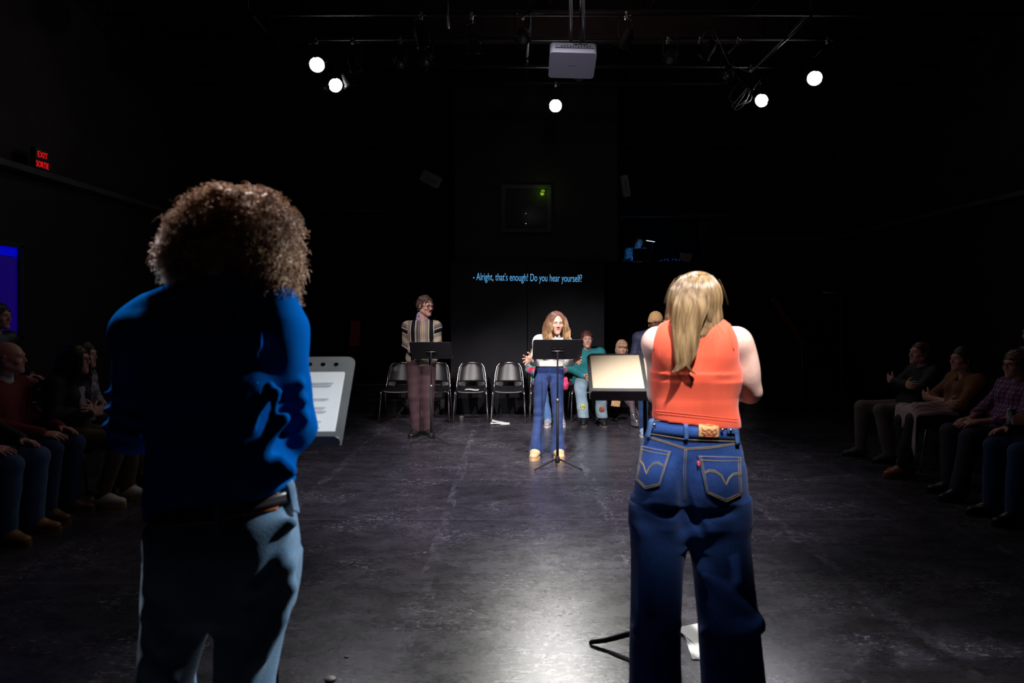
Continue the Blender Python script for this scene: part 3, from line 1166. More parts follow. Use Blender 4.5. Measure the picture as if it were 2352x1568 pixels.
for x in (-3.0, 0.2, 3.4):
    B = MB()
    for y, z in PIPES[:4]:
        B.tube([(x, y, z + .03), (x, y, ZC)], .010, 6)
    B.tube([(x, 7.3, 4.99), (x, 10.2, 4.99)], .022, 8)
    thing('pipe_hanger', B, m_steel, 'dark pipe hanger frame tying the lighting pipes to the roof', 'hanger', 'pipe hangers')
thing('brace_pipe', MB().tube([P(1724, 166, 7.6), P(1813, 84, 7.6), P(1900, 2, 7.6)], .011, 8), m_metal, 'bare metal diagonal rod in the roof above the right lantern', 'rod')
thing('safety_cable', MB().tube([P(1640, 70, 7.75), P(1674, 146, 7.8), P(1696, 156, 7.8), P(1724, 166, 7.6)], .004, 6), m_metal, 'thin steel cable meeting the diagonal rod', 'cable')
thing('drop_pipe', MB().tube([P(1028, -30, 7.2), P(1030, 66, 7.2)], .010, 8), m_metal, 'short bare metal drop rod left of the projector', 'rod')
thing('lower_pipe', MB().tube([P(1416, 318, 12.96), P(1545, 339, 12.96), P(1850, 345, 12.96)], .02, 8), m_steel, 'low dark pipe along the rear wall on the right', 'pipe')
thing('lower_pipe', MB().tube([P(1480, 395, 12.92), P(1545, 340, 12.92), P(1600, 285, 12.92)], .02, 8), m_steel, 'slanting dark pipe crossing the low rear pipe', 'pipe')


def lantern(loc, aim, lit, rad=.10, length=.26, label=None, group=None, pipe=None, estr=60, color=(1, .97, 1)):
    """theatre lantern: can with rim, lens, yoke and clamp; lens faces the aim"""
    root = empty('stage_light', loc, 0, label, 'stage light', group)
    d = (Vector(aim) - Vector(loc)).normalized()
    R = frame(d, (1, 0, 0))
    B = MB()
    B.lathe([(.02, -length), (rad * .6, -length), (rad * .95, -length * .72), (rad, -.03), (rad * 1.12, -.03), (rad * 1.12, .0),
             (rad * 1.04, .0), (rad * 1.0, -.012), (rad * .4, -.02)], (0, 0, 0), 24, R)
    for k in range(4):
        a = k * PI / 2
        p = R @ V3(rad * 1.15 * math.cos(a), rad * 1.15 * math.sin(a), .004)
        B.box(p, (.035, .035, .02), R)
    B.build('body', m_steel, root)
    nm = 'lens_lit_%d' % estr if lit else 'lens_dark'
    ml = mat(nm, (.0, .0, .0), .2, emit=color, estr=estr) if lit else mat(nm, (.05, .05, .055), .08)
    MB().lathe([(.001, -.004), (rad * .96, -.010), (rad * .96, -.006), (rad * .6, .004), (.001, .010)], (0, 0, 0), 24, R).build('lens', ml, root)
    pipe = pipe or min(PIPES, key=lambda q_: abs(q_[0] - loc[1]))
    top = min(.34, pipe[1] - loc[2])
    B = MB()
    sx = R @ V3(1, 0, 0)
    c = d * (-length * .45)
    B.tube([c + sx * (rad * 1.05), c + sx * (rad * 1.25) + V3(0, 0, .02), c + sx * rad * 1.25 + V3(0, 0, top - .10), c + V3(0, 0, top - .07),
            c - sx * rad * 1.25 + V3(0, 0, top - .10), c - sx * (rad * 1.25) + V3(0, 0, .02), c - sx * rad * 1.05], .008, 6)
    pt = V3(c.x, pipe[0] - loc[1], pipe[1] - loc[2])
    B.tube([c + V3(0, 0, top - .08), pt + V3(0, 0, -.05)], .012, 8)
    B.build('yoke', m_steel, root)
    B = MB()
    B.box(pt + V3(0, 0, -.035), (.035, .05, .05), bev=.004).tube([pt + V3(-.02, 0, 0), pt + V3(.02, 0, 0)], .034, 10)
    B.tube([pt + V3(.02, -.03, -.03), pt + V3(.05, -.05, -.04)], .006, 6)
    B.build('clamp', m_metal, root)
    return root


LBL = ['white stage light burning high on the left, the upper one of the left pair',
       'white stage light burning on the left, the lower right one of the left pair',
       'white stage light with coiled cable beside it, the lower one of the right pair',
       'white stage light burning far right, the upper one of the right pair']
for p, lb, am in zip(L_PARS, LBL, ((-.8, 2.2, .6), (1.6, 3.2, .6), (-1.8, 3.6, .4), (-.4, 1.8, .2))):
    lantern(p, am, True, .092, .24, lb, estr=40)
lantern(L_STAR, (.35, 1.2, .9), True, .088, .5, 'blinding white stage light hanging just below the projector, facing the camera', estr=160, color=(.93, .97, 1))
# tangled cable at the lower right lantern
c = L_PARS[2]
for k in range(3):
    pts = [V3(c.x - .25 + .05 * k, PIPES[3][0], PIPES[3][1]), V3(c.x - .26 + .04 * k, c.y, c.z + .2)]
    for q in range(15):
        a = q / 14 * PI * 1.25 - .3
        pts.append(c + V3(-.28 + .10 * math.cos(a * 1.7 + k) * (1 + .3 * k), .02 * k, .12 - .26 * math.sin(a) + .05 * k))
    thing('cable_loop', MB().tube(pts, .006, 6), mat('cable_grey', (.10, .09, .09), .35), 'looped power cable hanging beside the lower right stage light', 'cable', 'cable loops by the lower right lantern')
dark = [(820, 165), (918, 150), (974, 110), (976, 144), (1088, 124), (1200, 92), (1429, 109), (1539, 139), (1614, 134), (1669, 176), (1719, 200), (745, 205), (805, 198)]
for i, (px, py) in enumerate(dark):
    d = 3.05 * F / (HY - py)
    p = P(px, py, d)
    yz = min(PIPES, key=lambda q: abs(q[0] - d))
    lantern(p, (p.x * .3 + random.uniform(-1, 1), p.y - 3.5 if i % 2 else p.y + 2.0, .5), False, .07, .22,
            'unlit dark stage light hanging from a pipe under the roof', 'unlit stage lights')

# projector on its pole
pr = empty('projector', P(1314, 140, 5.95), 0, 'white ceiling projector with a row of ports, hung on two poles', 'projector')
Rt = Matrix.Rotation(math.radians(-24), 3, 'X') @ Matrix.Rotation(math.radians(2), 3, 'Y')
m_pj = mat('projector_white', (.30, .29, .34), .5)
B = MB()
B.prism([(x, y) for x, y in rrect(.40, .30, .03, 5)], -.055, .055, Rt.to_4x4())
B.build('casing', m_pj, pr)
B = MB()
B.box(Rt @ V3(.01, -.155, .012), (.33, .012, .034), Rt)
B.build('port_panel', mat('port_panel', (.16, .16, .18), .5), pr)
B = MB()
for k in range(11):
    B.box(Rt @ V3(-.10 + k * .024, -.163, .004 + (k % 3) * .003), (.014, .006, .012), Rt)
B.box(Rt @ V3(.06, -.163, .028), (.12, .006, .007), Rt)
B.build('ports', m_matblk, pr)
B = MB()
B.box(Rt @ V3(.0, .0, -.0565), (.07, .006, .002), Rt)
B.build('nameplate', mat('port_panel', (.16, .16, .18), .5), pr)
B = MB().lathe([(.045, 0), (.05, .02), (.045, .05), (.03, .052)], Rt @ V3(.08, .15, 0), 18, Rt @ Matrix.Rotation(-PI / 2, 3, 'X'))
B.build('lens', m_matblk, pr)
B = MB()
for sx in (-.01, .10):
    B.tube([Rt @ V3(sx, .02, .05), V3(sx, .02, 1.5), V3(sx + .02, .02, 2.5)], .014, 8)
B.build('pole', m_metal, pr)
B = MB().box(Rt @ V3(.04, .02, .075), (.2, .14, .03), Rt).tube([Rt @ V3(.06, -.15, .03), V3(.05, -.18, .2), V3(.07, -.02, .5), V3(.08, .0, 1.2)], .006, 6)
B.build('bracket', m_steel, pr)
g = spot('fill_projector', P(1290, 260, 5.2), P(1314, 140, 5.95), 2.4, 60, (.8, .8, 1.0), .8, .1)  # added fill that brightens the projector casing, no fixture here

# wall speakers
for (px, py, d, ry, dims, lb) in ((990, 411, 10.3, 27, (.30, .16, .17), 'grey box speaker tilted on the rear wall, left of centre'),
                                  (1436, 427, 10.3, -12, (.10, .15, .32), 'narrow grey speaker hanging upright right of the dark window')):
    sp_ = empty('wall_speaker', P(px, py, d), 0, lb, 'speaker')
    R = Matrix.Rotation(math.radians(ry), 3, 'Y') @ Matrix.Rotation(math.radians(14), 3, 'X')
    MB().box((0, 0, 0), dims, R, bev=.012).build('cabinet', mat('speaker_grey', (.13, .12, .13), .6), sp_)
    MB().box(R @ V3(0, -dims[1] / 2 - .003, 0), (dims[0] * .62 if dims[0] > .2 else .03, .008, .02 if dims[0] > .2 else .2), R).build('badge', m_metal, sp_)
    MB().tube([(0, .05, 0), (.02, .3, .02), (.02, .38, .02)], .015, 8).build('bracket', m_steel, sp_)

# ------------------------------------------------------------------ risers and stairs at the back
m_ris = mat('riser_black', (.010, .009, .010), .6)
m_nose = mat('nosing_metal', (.22, .19, .19), .35, metal=.8)
for i, (zt, y) in enumerate(((.215, 10.62), (.42, 10.95))):
    r = tag(MB().box((-2.7, y + (.16 if i == 0 else .5), zt / 2), (3.3, .32 if i == 0 else 1.0, zt)).build('seating_riser', m_ris), 'low black seating riser behind the left chairs, ' + ('lower step' if i == 0 else 'upper step'), 'riser')
    MB().box((-2.7, y - .004, zt - .010), (3.3, .010, .014)).build('nosing', m_nose, r)
st = empty('stairs', (4.35, 10.5, 0), 0, 'black stairs with thin metal nosings climbing at the right rear', 'stairs')
for i in range(1, 9):
    s_ = MB().box((0, .1 + .2 * (i - 1) + .35, .17 * i / 2), (1.5 - .03 * i, .7, .17 * i)).build('step', m_ris, st)
    if i != 7:
        MB().box((-.05, .2 * (i - 1) + .096, .17 * i - .006), (1.1 - .03 * i, .008, .009)).build('nosing', m_nose, s_)
thing('stair_rail', MB().box(P(1812, 740, 10.0), (.07, .04, .85), Matrix.Rotation(math.radians(-34), 3, 'Y')).tube([P(1842, 782, 10.0), V3(P(1842, 782, 10.0).x, 10.0, 0)], .012, 8), mat('dim_red', (.10, .012, .006), .6), 'dim red slanted board of the stair rail at right rear', 'rail')
thing('rail_post', MB().tube([P(1890, 672, 10.2), P(1932, 672, 10.2), V3(P(1932, 672, 10.2).x, 10.2, 0)], .012, 8), m_metal, 'faint metal rail beside the right rear stairs', 'rail')
thing('red_board', MB().prism([(-.07, -.2), (.09, -.2), (.10, .2), (-.03, .2)], -.015, .015, Matrix.Translation(P(812, 765, 10.68)) @ Matrix.Rotation(PI / 2, 4, 'X')),
      mat('red_board', (.30, .02, .01), .6), 'dim red board standing on the left rear riser', 'board')
thing('red_board_stand', MB().box((P(812, 840, 10.7).x, 10.7, .62), (.05, .03, .83)), m_matblk, 'thin black post under the dim red board', 'post')

# ------------------------------------------------------------------ chairs
m_plastic = mat('black_plastic', (.012, .0115, .0135), .36, var=.2, vscale=6)


def make_chair():
    root = empty('stacking_chair', (0, 0, 0))
    g = []
    for i in range(15):
        t = i / 14
        y = -.225 + .41 * t
        z = .452 - .035 * max(0, (.10 - t) / .10) ** 2 - .012 * math.sin(PI * t) + .03 * max(0, (t - .8) / .2) ** 2
        row = []
        for j in range(13):
            s = j / 6 - 1
            w = .218 * (1 - .05 * t) * (1 - .12 * max(0, (.08 - t) / .08))
            row.append((s * w, y, z + .018 * abs(s) ** 3))
        g.append(row)
    MB().sheet(g, .008).build('seat', m_plastic, root)
    g = []
    for i in range(15):
        t = i / 14
        z = .545 + .265 * t
        row = []
        for j in range(15):
            s = j / 7 - 1
            w = (.205 - .040 * t) * (1 - .30 * max(0, (t - .72) / .28) ** 3)
            row.append((s * w, .195 + .085 * t + .035 * (1 - s * s) - .02 * abs(s) ** 3, z - .020 * abs(s) ** 4 * t))
        g.append(row)
    B = MB().sheet(g, .008)
    for sx in (-1, 1):
        g = []
        for i in range(7):
            t = i / 6
            a, b = .095 + .035 * math.sin(PI * t) * -1 + .02 * (1 - t), .212
            g.append([(sx * (a + (b - a) * q / 4), .165 + .035 * t + .030 * (1 - (a + (b - a) * q / 4) ** 2 / .045) * t, .462 + .09 * t) for q in range(5)])
        if sx < 0:
            g = g[::-1]
        B.sheet(g, .008)
    B.build('backrest', m_plastic, root)
    B = MB()
    for sx in (-1, 1):
        B.tube([(sx * .218, .14, .44), (sx * .217, .19, .50), (sx * .205, .225, .64), (sx * .182, .258, .755), (sx * .150, .272, .80), (sx * .11, .285, .812)], .0095, 8)
        B.tube([(sx * .218, -.19, .435), (sx * .218, .14, .44)], .011, 8)
    B.tube([(-.11, .285, .812), (0, .297, .818), (.11, .285, .812)], .0095, 8)
    B.tube([(-.218, -.19, .435), (.218, -.19, .435)], .010, 8)
    B.tube([(-.218, .12, .435), (.218, .12, .435)], .010, 8)
    B.build('frame', m_chrome, root)
    for sx in (-1, 1):
        for (y0, y1) in ((-.185, -.235), (.12, .25)):
            l = MB().tube([(sx * .219, y0, .44), (sx * .226, y0 * .96 + y1 * .04, .40), (sx * .245, y1, .012)], [.0125, .0125, .011], 10).build('leg', m_chrome, root)
            MB().tube([(sx * .244, y1 * .997, .022), (sx * .2455, y1, .0)], .014, 10).build('foot_cap', m_matblk, l)
    return root


chair0 = make_chair()
_used = [False]


def place_chair(x, y, rz, label, group, z=0.0):
    if not _used[0]:
        c_ = chair0
        _used[0] = True
    else:
        c_ = copy_tree(chair0)
    c_.location = (x, y, z)
    c_.rotation_euler = (0, 0, rz)
    tag(c_, label, 'chair', group)
    return c_


rowlab = ['empty black plastic chair at the left end of the rear row', 'black plastic chair directly behind the man in the striped sweater',
          'empty black chair with a sheet of paper on its seat', 'empty black chair with white papers on the floor under it',
          'black chair behind the woman in white, holding the person in bright clothes', 'black chair holding the man in the teal sweater',
          'black chair holding the seated woman with a blonde fringe']
ROWX = []
for k, px in enumerate((911, 993, 1080, 1168, 1256, 1350, 1432)):
    x = (px - CX) * 9.72 / F
    ROWX.append(x)
    place_chair(x, 9.93, 0.02 * (k % 3 - 1), rowlab[k], 'black chairs in the rear row')


# ------------------------------------------------------------------ music stands
def bool_cut(o, cutter):
    md = o.modifiers.new('cut', 'BOOLEAN')
    md.object = cutter
    md.solver = 'EXACT'
    dg = bpy.context.evaluated_depsgraph_get()
    me = bpy.data.meshes.new_from_object(o.evaluated_get(dg))
    o.modifiers.clear()
    o.data = me
    bpy.data.objects.remove(cutter)


def music_stand(loc, rz, h, tilt, label, mdesk, w=.50, hh=.335, holes=False, rbase=.265, lipd=.055, roll=0.0, base_rot=0.0, legr=1.0):
    root = empty('music_stand', loc, rz, label, 'music stand')
    t = math.radians(tilt)
    v = V3(0, -math.sin(t), math.cos(t))
    n = V3(0, math.cos(t), math.sin(t))
    Rl = Matrix((V3(1, 0, 0), v, n * -1)).transposed()
    if V3(1, 0, 0).cross(v).dot(n) > 0:
        Rl = Matrix((V3(1, 0, 0), v, n)).transposed()
    Rl = Rl @ Matrix.Rotation(roll, 3, 'Z')
    T = Matrix.Translation((0, 0, h)) @ Rl.to_4x4()
    sgn = 1 if (Rl @ V3(0, 0, 1)).dot(n) > 0 else -1
    B = MB().prism(rrect(w, hh, .03, 5, (1, 1, 0, 0)), -.0015, .0015, T)
    desk = B.build('desk', mdesk, root)
    if holes:
        Cb = MB()
        for k in range(9):
            Cb.lathe([(.0088, -.02), (.0088, .02)], T @ V3((k - 4) * .046 , hh / 2 - .034, 0), 20, Rl)
        for k in range(2):
            Cb.lathe([(.012, -.02), (.012, .02)], T @ V3((k * 2 - 1) * .19, -.02, 0), 20, Rl)
        co = Cb.build('cutter', mdesk)
        co.parent = root
        bpy.context.view_layer.update()
        bool_cut(desk, co)
    B = MB()
    L = Matrix.Translation(T @ V3(0, -hh / 2, sgn * lipd / 2)) @ (Rl @ Matrix.Rotation(PI / 2, 3, 'X')).to_4x4()
    B.prism(rrect(w, lipd, .02, 4, (1, 1, 1, 1)), -.0015, .0015, L)
    B.prism(rrect(w * .985, .018, .008, 3), -.001, .001, Matrix.Translation(T @ V3(0, -hh / 2 + .008, sgn * lipd)) @ Rl.to_4x4())
    B.build('lip', mdesk, root)
    # bracket on the back
    B = MB()
    for sx in (-1, 1):
        B.box(T @ V3(sx * .036, .028, -sgn * .008), (.034, .022, .010), Rl, bev=.003)
        B.box(T @ V3(sx * .040, -.024, -sgn * .012), (.012, .012, .014), Rl, bev=.002)
    B.box(T @ V3(0, -.005, -sgn * .006), (.125, .085, .004), Rl, bev=.001)
    B.build('bracket', m_steel, root)
    MB().tube([T @ V3(-.062, .0, -sgn * .018), T @ V3(.062, .0, -sgn * .018)], .0055, 8).build('pivot_bar', m_metal, root)
    hb = T @ V3(0, 0, -sgn * .018)
    MB().tube([hb, V3(hb.x, hb.y, hb.z - .05), V3(0, hb.y * .6, h - .12), V3(0, 0, h - .2), V3(0, 0, .55)], .0085, 12).build('upper_pole', m_steel, root)
    MB().tube([(0, 0, .68), (0, 0, .07)], .0135, 12).build('lower_pole', m_steel, root)
    MB().lathe([(.0135, 0), (.019, .004), (.019, .03), (.012, .036)], (0, 0, .66), 16).build('collar', m_metal, root)
    MB().lathe([(.012, .045), (.024, .055), (.026, .08), (.02, .105), (.0135, .12)], (0, 0, 0), 16).build('hub', m_steel, root)
    for k in range(3):
        a = -PI / 2 + base_rot + (k - .5) * 2 * PI / 3
        u = V3(math.cos(a), math.sin(a), 0)
        s_ = V3(-u.y, u.x, 0)
        pts = [V3(0, 0, .085) + u * .015, V3(0, 0, .070) + u * .08, V3(0, 0, .030) + u * (rbase * .72), V3(0, 0, .012) + u * rbase]
        leg_ = MB().tube(pts, [.010 * legr, .0095 * legr, .008 * legr, .0065 * legr], 8).build('leg', m_steel, root)
        MB().tube([V3(0, 0, .016) + u * (rbase - .02), V3(0, 0, .006) + u * (rbase + .006)], .008, 8).build('foot_cap', m_matblk, leg_)
    return root, T, sgn, Rl


def sheet_on_desk(root, T, sgn, x, w, hgt, m, name, label, cat='paper', lip_y=-.335 / 2, n=3, lines=None, mline=None, skew=0.0, group=None):
    """a small stack of sheets leaning on the desk, top-level, in world space"""
    M = root.matrix_basis @ T @ Matrix.Translation((x, lip_y + .004 + hgt / 2, sgn * .003)) @ Matrix.Rotation(skew, 4, 'Z')
    B = MB()
    for k in range(n):
        a = Matrix.Translation((.0025 * ((k * 7) % 3 - 1), .0015 * ((k * 5) % 3 - 1), sgn * .0012 * k)) @ Matrix.Rotation(.006 * ((k * 3) % 3 - 1), 4, 'Z')
        B.prism([(-w / 2, -hgt / 2), (w / 2, -hgt / 2), (w / 2, hgt / 2), (-w / 2, hgt / 2)], 0, .0006, M @ a)
    o = B.build(name, m)
    tag(o, label, cat, group)
    if lines:
        B = MB()
        for (x0, x1, yy) in lines:
            B.box((M @ V3((x0 + x1) / 2, yy, sgn * (.0012 * n + .001))), (x1 - x0, .0032, .0005), M.to_3x3())
        B.build('printed_lines', mline or mat('faint_print', (.45, .45, .46), .8), o)
    return o


# centre stand (seen from behind)
s1, *_ = music_stand((.459, 6.88, 0), 0, 1.187, 51, 'black music stand in front of the woman in the white top', m_desk, hh=.335)
s2, *_ = music_stand((-.972, 8.22, 0), 0, 1.105, 50, 'black music stand in front of the man in the striped sweater', m_desk)
s3, T3, g3, R3 = music_stand((.610, 3.13, 0), PI - .05, 1.262, 50, 'dark music stand with cream pages before the woman in orange', mat('desk_dark_grey', (.042, .042, .045), .45, var=.2, vscale=12), w=.52, hh=.30, rbase=.25, base_rot=.3, roll=.0, lipd=.06, legr=1.5)
bpy.context.view_layer.update()
sheet_on_desk(s3, T3, g3, .128, .225, .280, m_cream, 'script_pages', 'stack of cream pages on the left half of the woman in orange\'s stand', n=4, skew=-.01, lip_y=-.15)
sheet_on_desk(s3, T3, g3, -.115, .215, .262, m_cream, 'script_pages', 'second stack of cream pages on the same stand, half hidden by her arm', n=3, skew=.01, lip_y=-.15)
s4, T4, g4, R4 = music_stand((-.800, 2.30, 0), PI + .03, 1.262, 42, 'grey perforated music stand held in front of the curly haired man', m_desk2, w=.50, hh=.36, holes=True, rbase=.27)
bpy.context.view_layer.update()
ln = [(-.075, .055, .095), (-.07, .055, .085), (-.07, .03, .03), (-.065, .02, -.005), (-.07, -.01, -.02), (-.06, .02, -.06), (-.06, .0, -.085), (-.055, .01, -.097)]
sheet_on_desk(s4, T4, g4, -.112, .215, .285, m_paper, 'script_pages', 'white printed page on the right half of the grey music stand', n=2, lines=ln, lip_y=-.18)
sheet_on_desk(s4, T4, g4, .115, .215, .285, m_paper, 'script_pages', 'white page on the grey stand hidden behind the man arm', n=2, lip_y=-.18)

# ------------------------------------------------------------------ small things on the floor
B = MB()
for k in range(3):
    g = []
    for i in range(9):
        t = i / 8
        row = []
        for j in range(4):
            row.append((-.13 + .25 * t + .01 * k, -.1 + .07 * j + .01 * k, .004 + .004 * k + (.055 * max(0, .35 - t) ** 1.2 * 2.2 if k == 2 else .02 * max(0, .3 - t)) + .01 * math.sin(t * 5)))
        g.append(row)
    B.sheet(g, .0015)
o = B.build('loose_papers', m_paper, loc=(P(1148, 971, 9.62).x, 9.62, 0))
tag(o, 'white papers lying on the floor beneath the third empty chair', 'paper')
g = [[(-.1 + .2 * i / 6, -.12 + .2 * j / 3, .006 * math.sin(i)) for j in range(4)] for i in range(7)]
o = MB().sheet(g, .002).build('paper_sheet', m_paper, loc=(ROWX[2] + .02, 9.83, .462))
tag(o, 'white sheet of paper lying on a black chair seat', 'paper')
m_cup = mat('clear_cup', (.8, .8, .85), .08, trans=.9, spec=.6)
o = MB().lathe([(.024, 0), (.026, .001), (.036, .085), (.038, .087), (.0345, .085), (.0245, .004), (.001, .004)], (0, 0, 0), 20).build('plastic_cup', m_cup, loc=(P(1060, 968, 9.75).x, 9.75, 0))
tag(o, 'small clear plastic cup standing on the floor between two chairs', 'cup')
B = MB()
for k in range(5):
    Rz = Matrix.Rotation(.10 * k - .1, 4, 'Z')
    T = Matrix.Translation((.004 * k, .012 * k, .003 + .002 * k)) @ Rz
    B.prism([(-.055, -.14), (.15, -.13), (.15, .14), (-.055 + .01 * (k % 2), .13)], 0, .0014, T)
o = B.build('loose_papers', m_paper, loc=(.875, 3.19, 0))
tag(o, 'small pile of white papers on the floor behind the legs of the woman in orange', 'paper')
o = MB().lathe([(.001, 0), (.020, .001), (.024, .004), (.021, .008), (.001, .010)], (0, 0, 0), 14).build('tape_scrap', mat('tape_pale', (.45, .40, .38), .5, var=.3, vscale=60), loc=(P(759, 1562, 2.89).x, 2.89, 0))
tag(o, 'round pale scrap on the floor at the bottom edge, near the curly haired man', 'scrap')
o = MB().lathe([(.001, 0), (.010, .0005), (.012, .002), (.001, .004)], (0, 0, 0), 10).build('tape_scrap', mat('tape_brown', (.25, .18, .15), .5), loc=(P(796, 1508, 3.08).x, 3.08, 0))
tag(o, 'tiny brownish fleck on the floor above the pale round scrap', 'scrap')
# ------------------------------------------------------------------ hair
def hair_mat(name, c1, c2, rough=.42, scale=55, st=(1, 1, .15)):
    return mat(name, c1, rough, spec=.45, col2=c2, vscale=scale, stretch=st)


def scalp(J, root, m, hs=1.0, vol=.008, face=(0, -.105, -.035), fr=(.064, .065, .088), bump=.003, freq=90, low=-.075, res=.0045, sharp=False, name='hair', more=None):
    R, c = head_R(J), J['head']
    S = SDF()
    S.ell(c + R @ (V3(0, .020, .037) * hs), [(.076 + vol) * hs, (.094 + vol) * hs, (.086 + vol) * hs], R, .01)
    S.ell(c + R @ (V3(0, .035, -.02) * hs), [(.072 + vol) * hs, (.078 + vol) * hs, .070 * hs], R, .03)
    if more:
        more(S, c, R)
    S.wrin(bump, (freq,) * 3, 3, n=6, sharp=sharp)
    S.ell(c + R @ (V3(*face) * hs), [v * hs for v in fr], R, .008, sub=True)
    S.plane(c + R @ (V3(0, .0, low) * hs), R @ V3(0, -.35, -1))
    return sdf_obj(name, S, m, root, res)


def flow(J, n, K, length, hs=1.0, grav=.22, rx=(.088, .108, .100), part=0.0, zmin=-.1, ymin=-.35, wave=0.0, wfreq=9.0, curl=0.0,
         shoulder=None, rng=RNG, jit=.12, lenvar=.25, start=None, back=.25, lift=0.0):
    """strands that leave the scalp, lie over the head and fall; returns (n,K,3)"""
    R, c = np.array(head_R(J)), np.array(J['head'])
    rx = np.array(rx) * hs
    v = dirs_on_scalp(n, zmin, ymin, rng) if start is None else start
    oc = np.array((0, .02, .03)) * hs
    p = v * rx + oc
    side = np.sign(v[:, 0] - part + rng.normal(size=n) * .05)
    t = np.stack([side * .9, np.full(n, back), np.full(n, lift - .55)], 1) + rng.normal(size=(n, 3)) * jit
    nv = v / rx
    nv /= np.linalg.norm(nv, axis=1, keepdims=True)
    t -= nv * (t * nv).sum(1, keepdims=True)
    t /= np.linalg.norm(t, axis=1, keepdims=True) + 1e-9
    # to world-local space
    p = p @ R.T + c
    t = t @ R.T
    L = length * (1 - lenvar * rng.random(n))
    step = (L / (K - 1))[:, None]
    out = [p.copy()]
    down = np.array((0, 0, -1.))
    ph = rng.uniform(0, 6.28, n)
    cl = np.arctan2(v[:, 0], v[:, 1]) * 2.2 + v[:, 2] * 1.5 + rng.normal(size=n) * .45
    for k in range(K - 1):
        g = grav * (14 / K)
        t = t * (1 - g) + down * g
        t /= np.linalg.norm(t, axis=1, keepdims=True) + 1e-9
        p = p + t * step
        q = (p - c) @ R - oc
        e = np.linalg.norm(q / rx, axis=1, keepdims=True)
        q = np.where(e < 1, q / np.maximum(e, 1e-6), q)
        p = (q + oc) @ R.T + c
        if shoulder is not None:
            for (a, b, r) in shoulder:
                a_, b_ = np.array(a), np.array(b)
                ba = b_ - a_
                tt = np.clip(((p - a_) @ ba) / (ba @ ba), 0, 1)[:, None]
                cc = a_ + tt * ba
                dv = p - cc
                dl = np.linalg.norm(dv, axis=1, keepdims=True)
                p = np.where(dl < r, cc + dv / np.maximum(dl, 1e-6) * r, p)
        out.append(p.copy())
    P_ = np.stack(out, 1)
    if wave:
        s = np.arange(K)[None, :] / (K - 1)
        dist = s * L[:, None]
        a = wave * np.clip(s * 1.8, 0, 1)
        P_[:, :, 0] += a * np.sin(dist * 2 * PI * wfreq + cl[:, None])
        P_[:, :, 1] += a * .8 * np.cos(dist * 2 * PI * wfreq + cl[:, None] + .6)
    return P_


def taper(K, r, tip=.3):
    s = np.linspace(0, 1, K)
    return r * (1 - (1 - tip) * s ** 2)


def curls(centres, normals, L, turns, rad, K, rng=RNG, droop=.3):
    """ringlets growing out of points along normals"""
    n = len(centres)
    nv = normals + rng.normal(size=(n, 3)) * .35
    nv[:, 2] -= droop * .5
    nv /= np.linalg.norm(nv, axis=1, keepdims=True)
    a = np.cross(nv, rng.normal(size=(n, 3)))
    a /= np.linalg.norm(a, axis=1, keepdims=True)
    b = np.cross(nv, a)
    s = np.linspace(0, 1, K)[None, :, None]
    ph = rng.uniform(0, 6.28, n)[:, None, None]
    Ls = (L * (.7 + .6 * rng.random(n)))[:, None, None]
    rr = (rad * (.6 + .8 * rng.random(n)))[:, None, None]
    tn = (turns * (.8 + .5 * rng.random(n)))[:, None, None]
    ang = ph + s * tn * 2 * PI
    out = centres[:, None, :] + nv[:, None, :] * (s * Ls) + (a[:, None, :] * np.cos(ang) + b[:, None, :] * np.sin(ang)) * rr * np.minimum(1, s * 4)
    out[:, :, 2] -= (droop * Ls[:, :, 0] * s[:, :, 0] ** 2)
    return out
# ------------------------------------------------------------------ the two readers in the foreground (seen from behind)
SKIN_PALE = skin_mat('skin_pale', (.78, .50, .42))
SKIN_ROSE = skin_mat('skin_rose', (.62, .34, .27))
SKIN_WARM = skin_mat('skin_warm', (.56, .30, .22))
SKIN_DARK = skin_mat('skin_dark', (.16, .065, .045))


class Local:
    """pixels of the photograph -> coordinates of a person standing D metres away and facing away from the lens"""

    def __init__(s, D, px0):
        s.D, s.x0 = D, (px0 - CX) * D / F
        s.M = Matrix.Translation((s.x0, D, 0)) @ Matrix.Rotation(PI, 4, 'Z')
        s.Mi = s.M.inverted()

    def x(s, px):
        return -((px - CX) * s.D / F - s.x0)

    def z(s, py):
        return CH - (py - HY) * s.D / F

    def p(s, px, py, y=0.0):
        D = s.D - y
        return Vector((-((px - CX) * D / F - s.x0), y, CH - (py - HY) * D / F))

    def key(s, py, pa, pb, ya, yb):
        a, b = s.x(pa), s.x(pb)
        return (s.z(py), min(a, b), max(a, b), ya, yb)


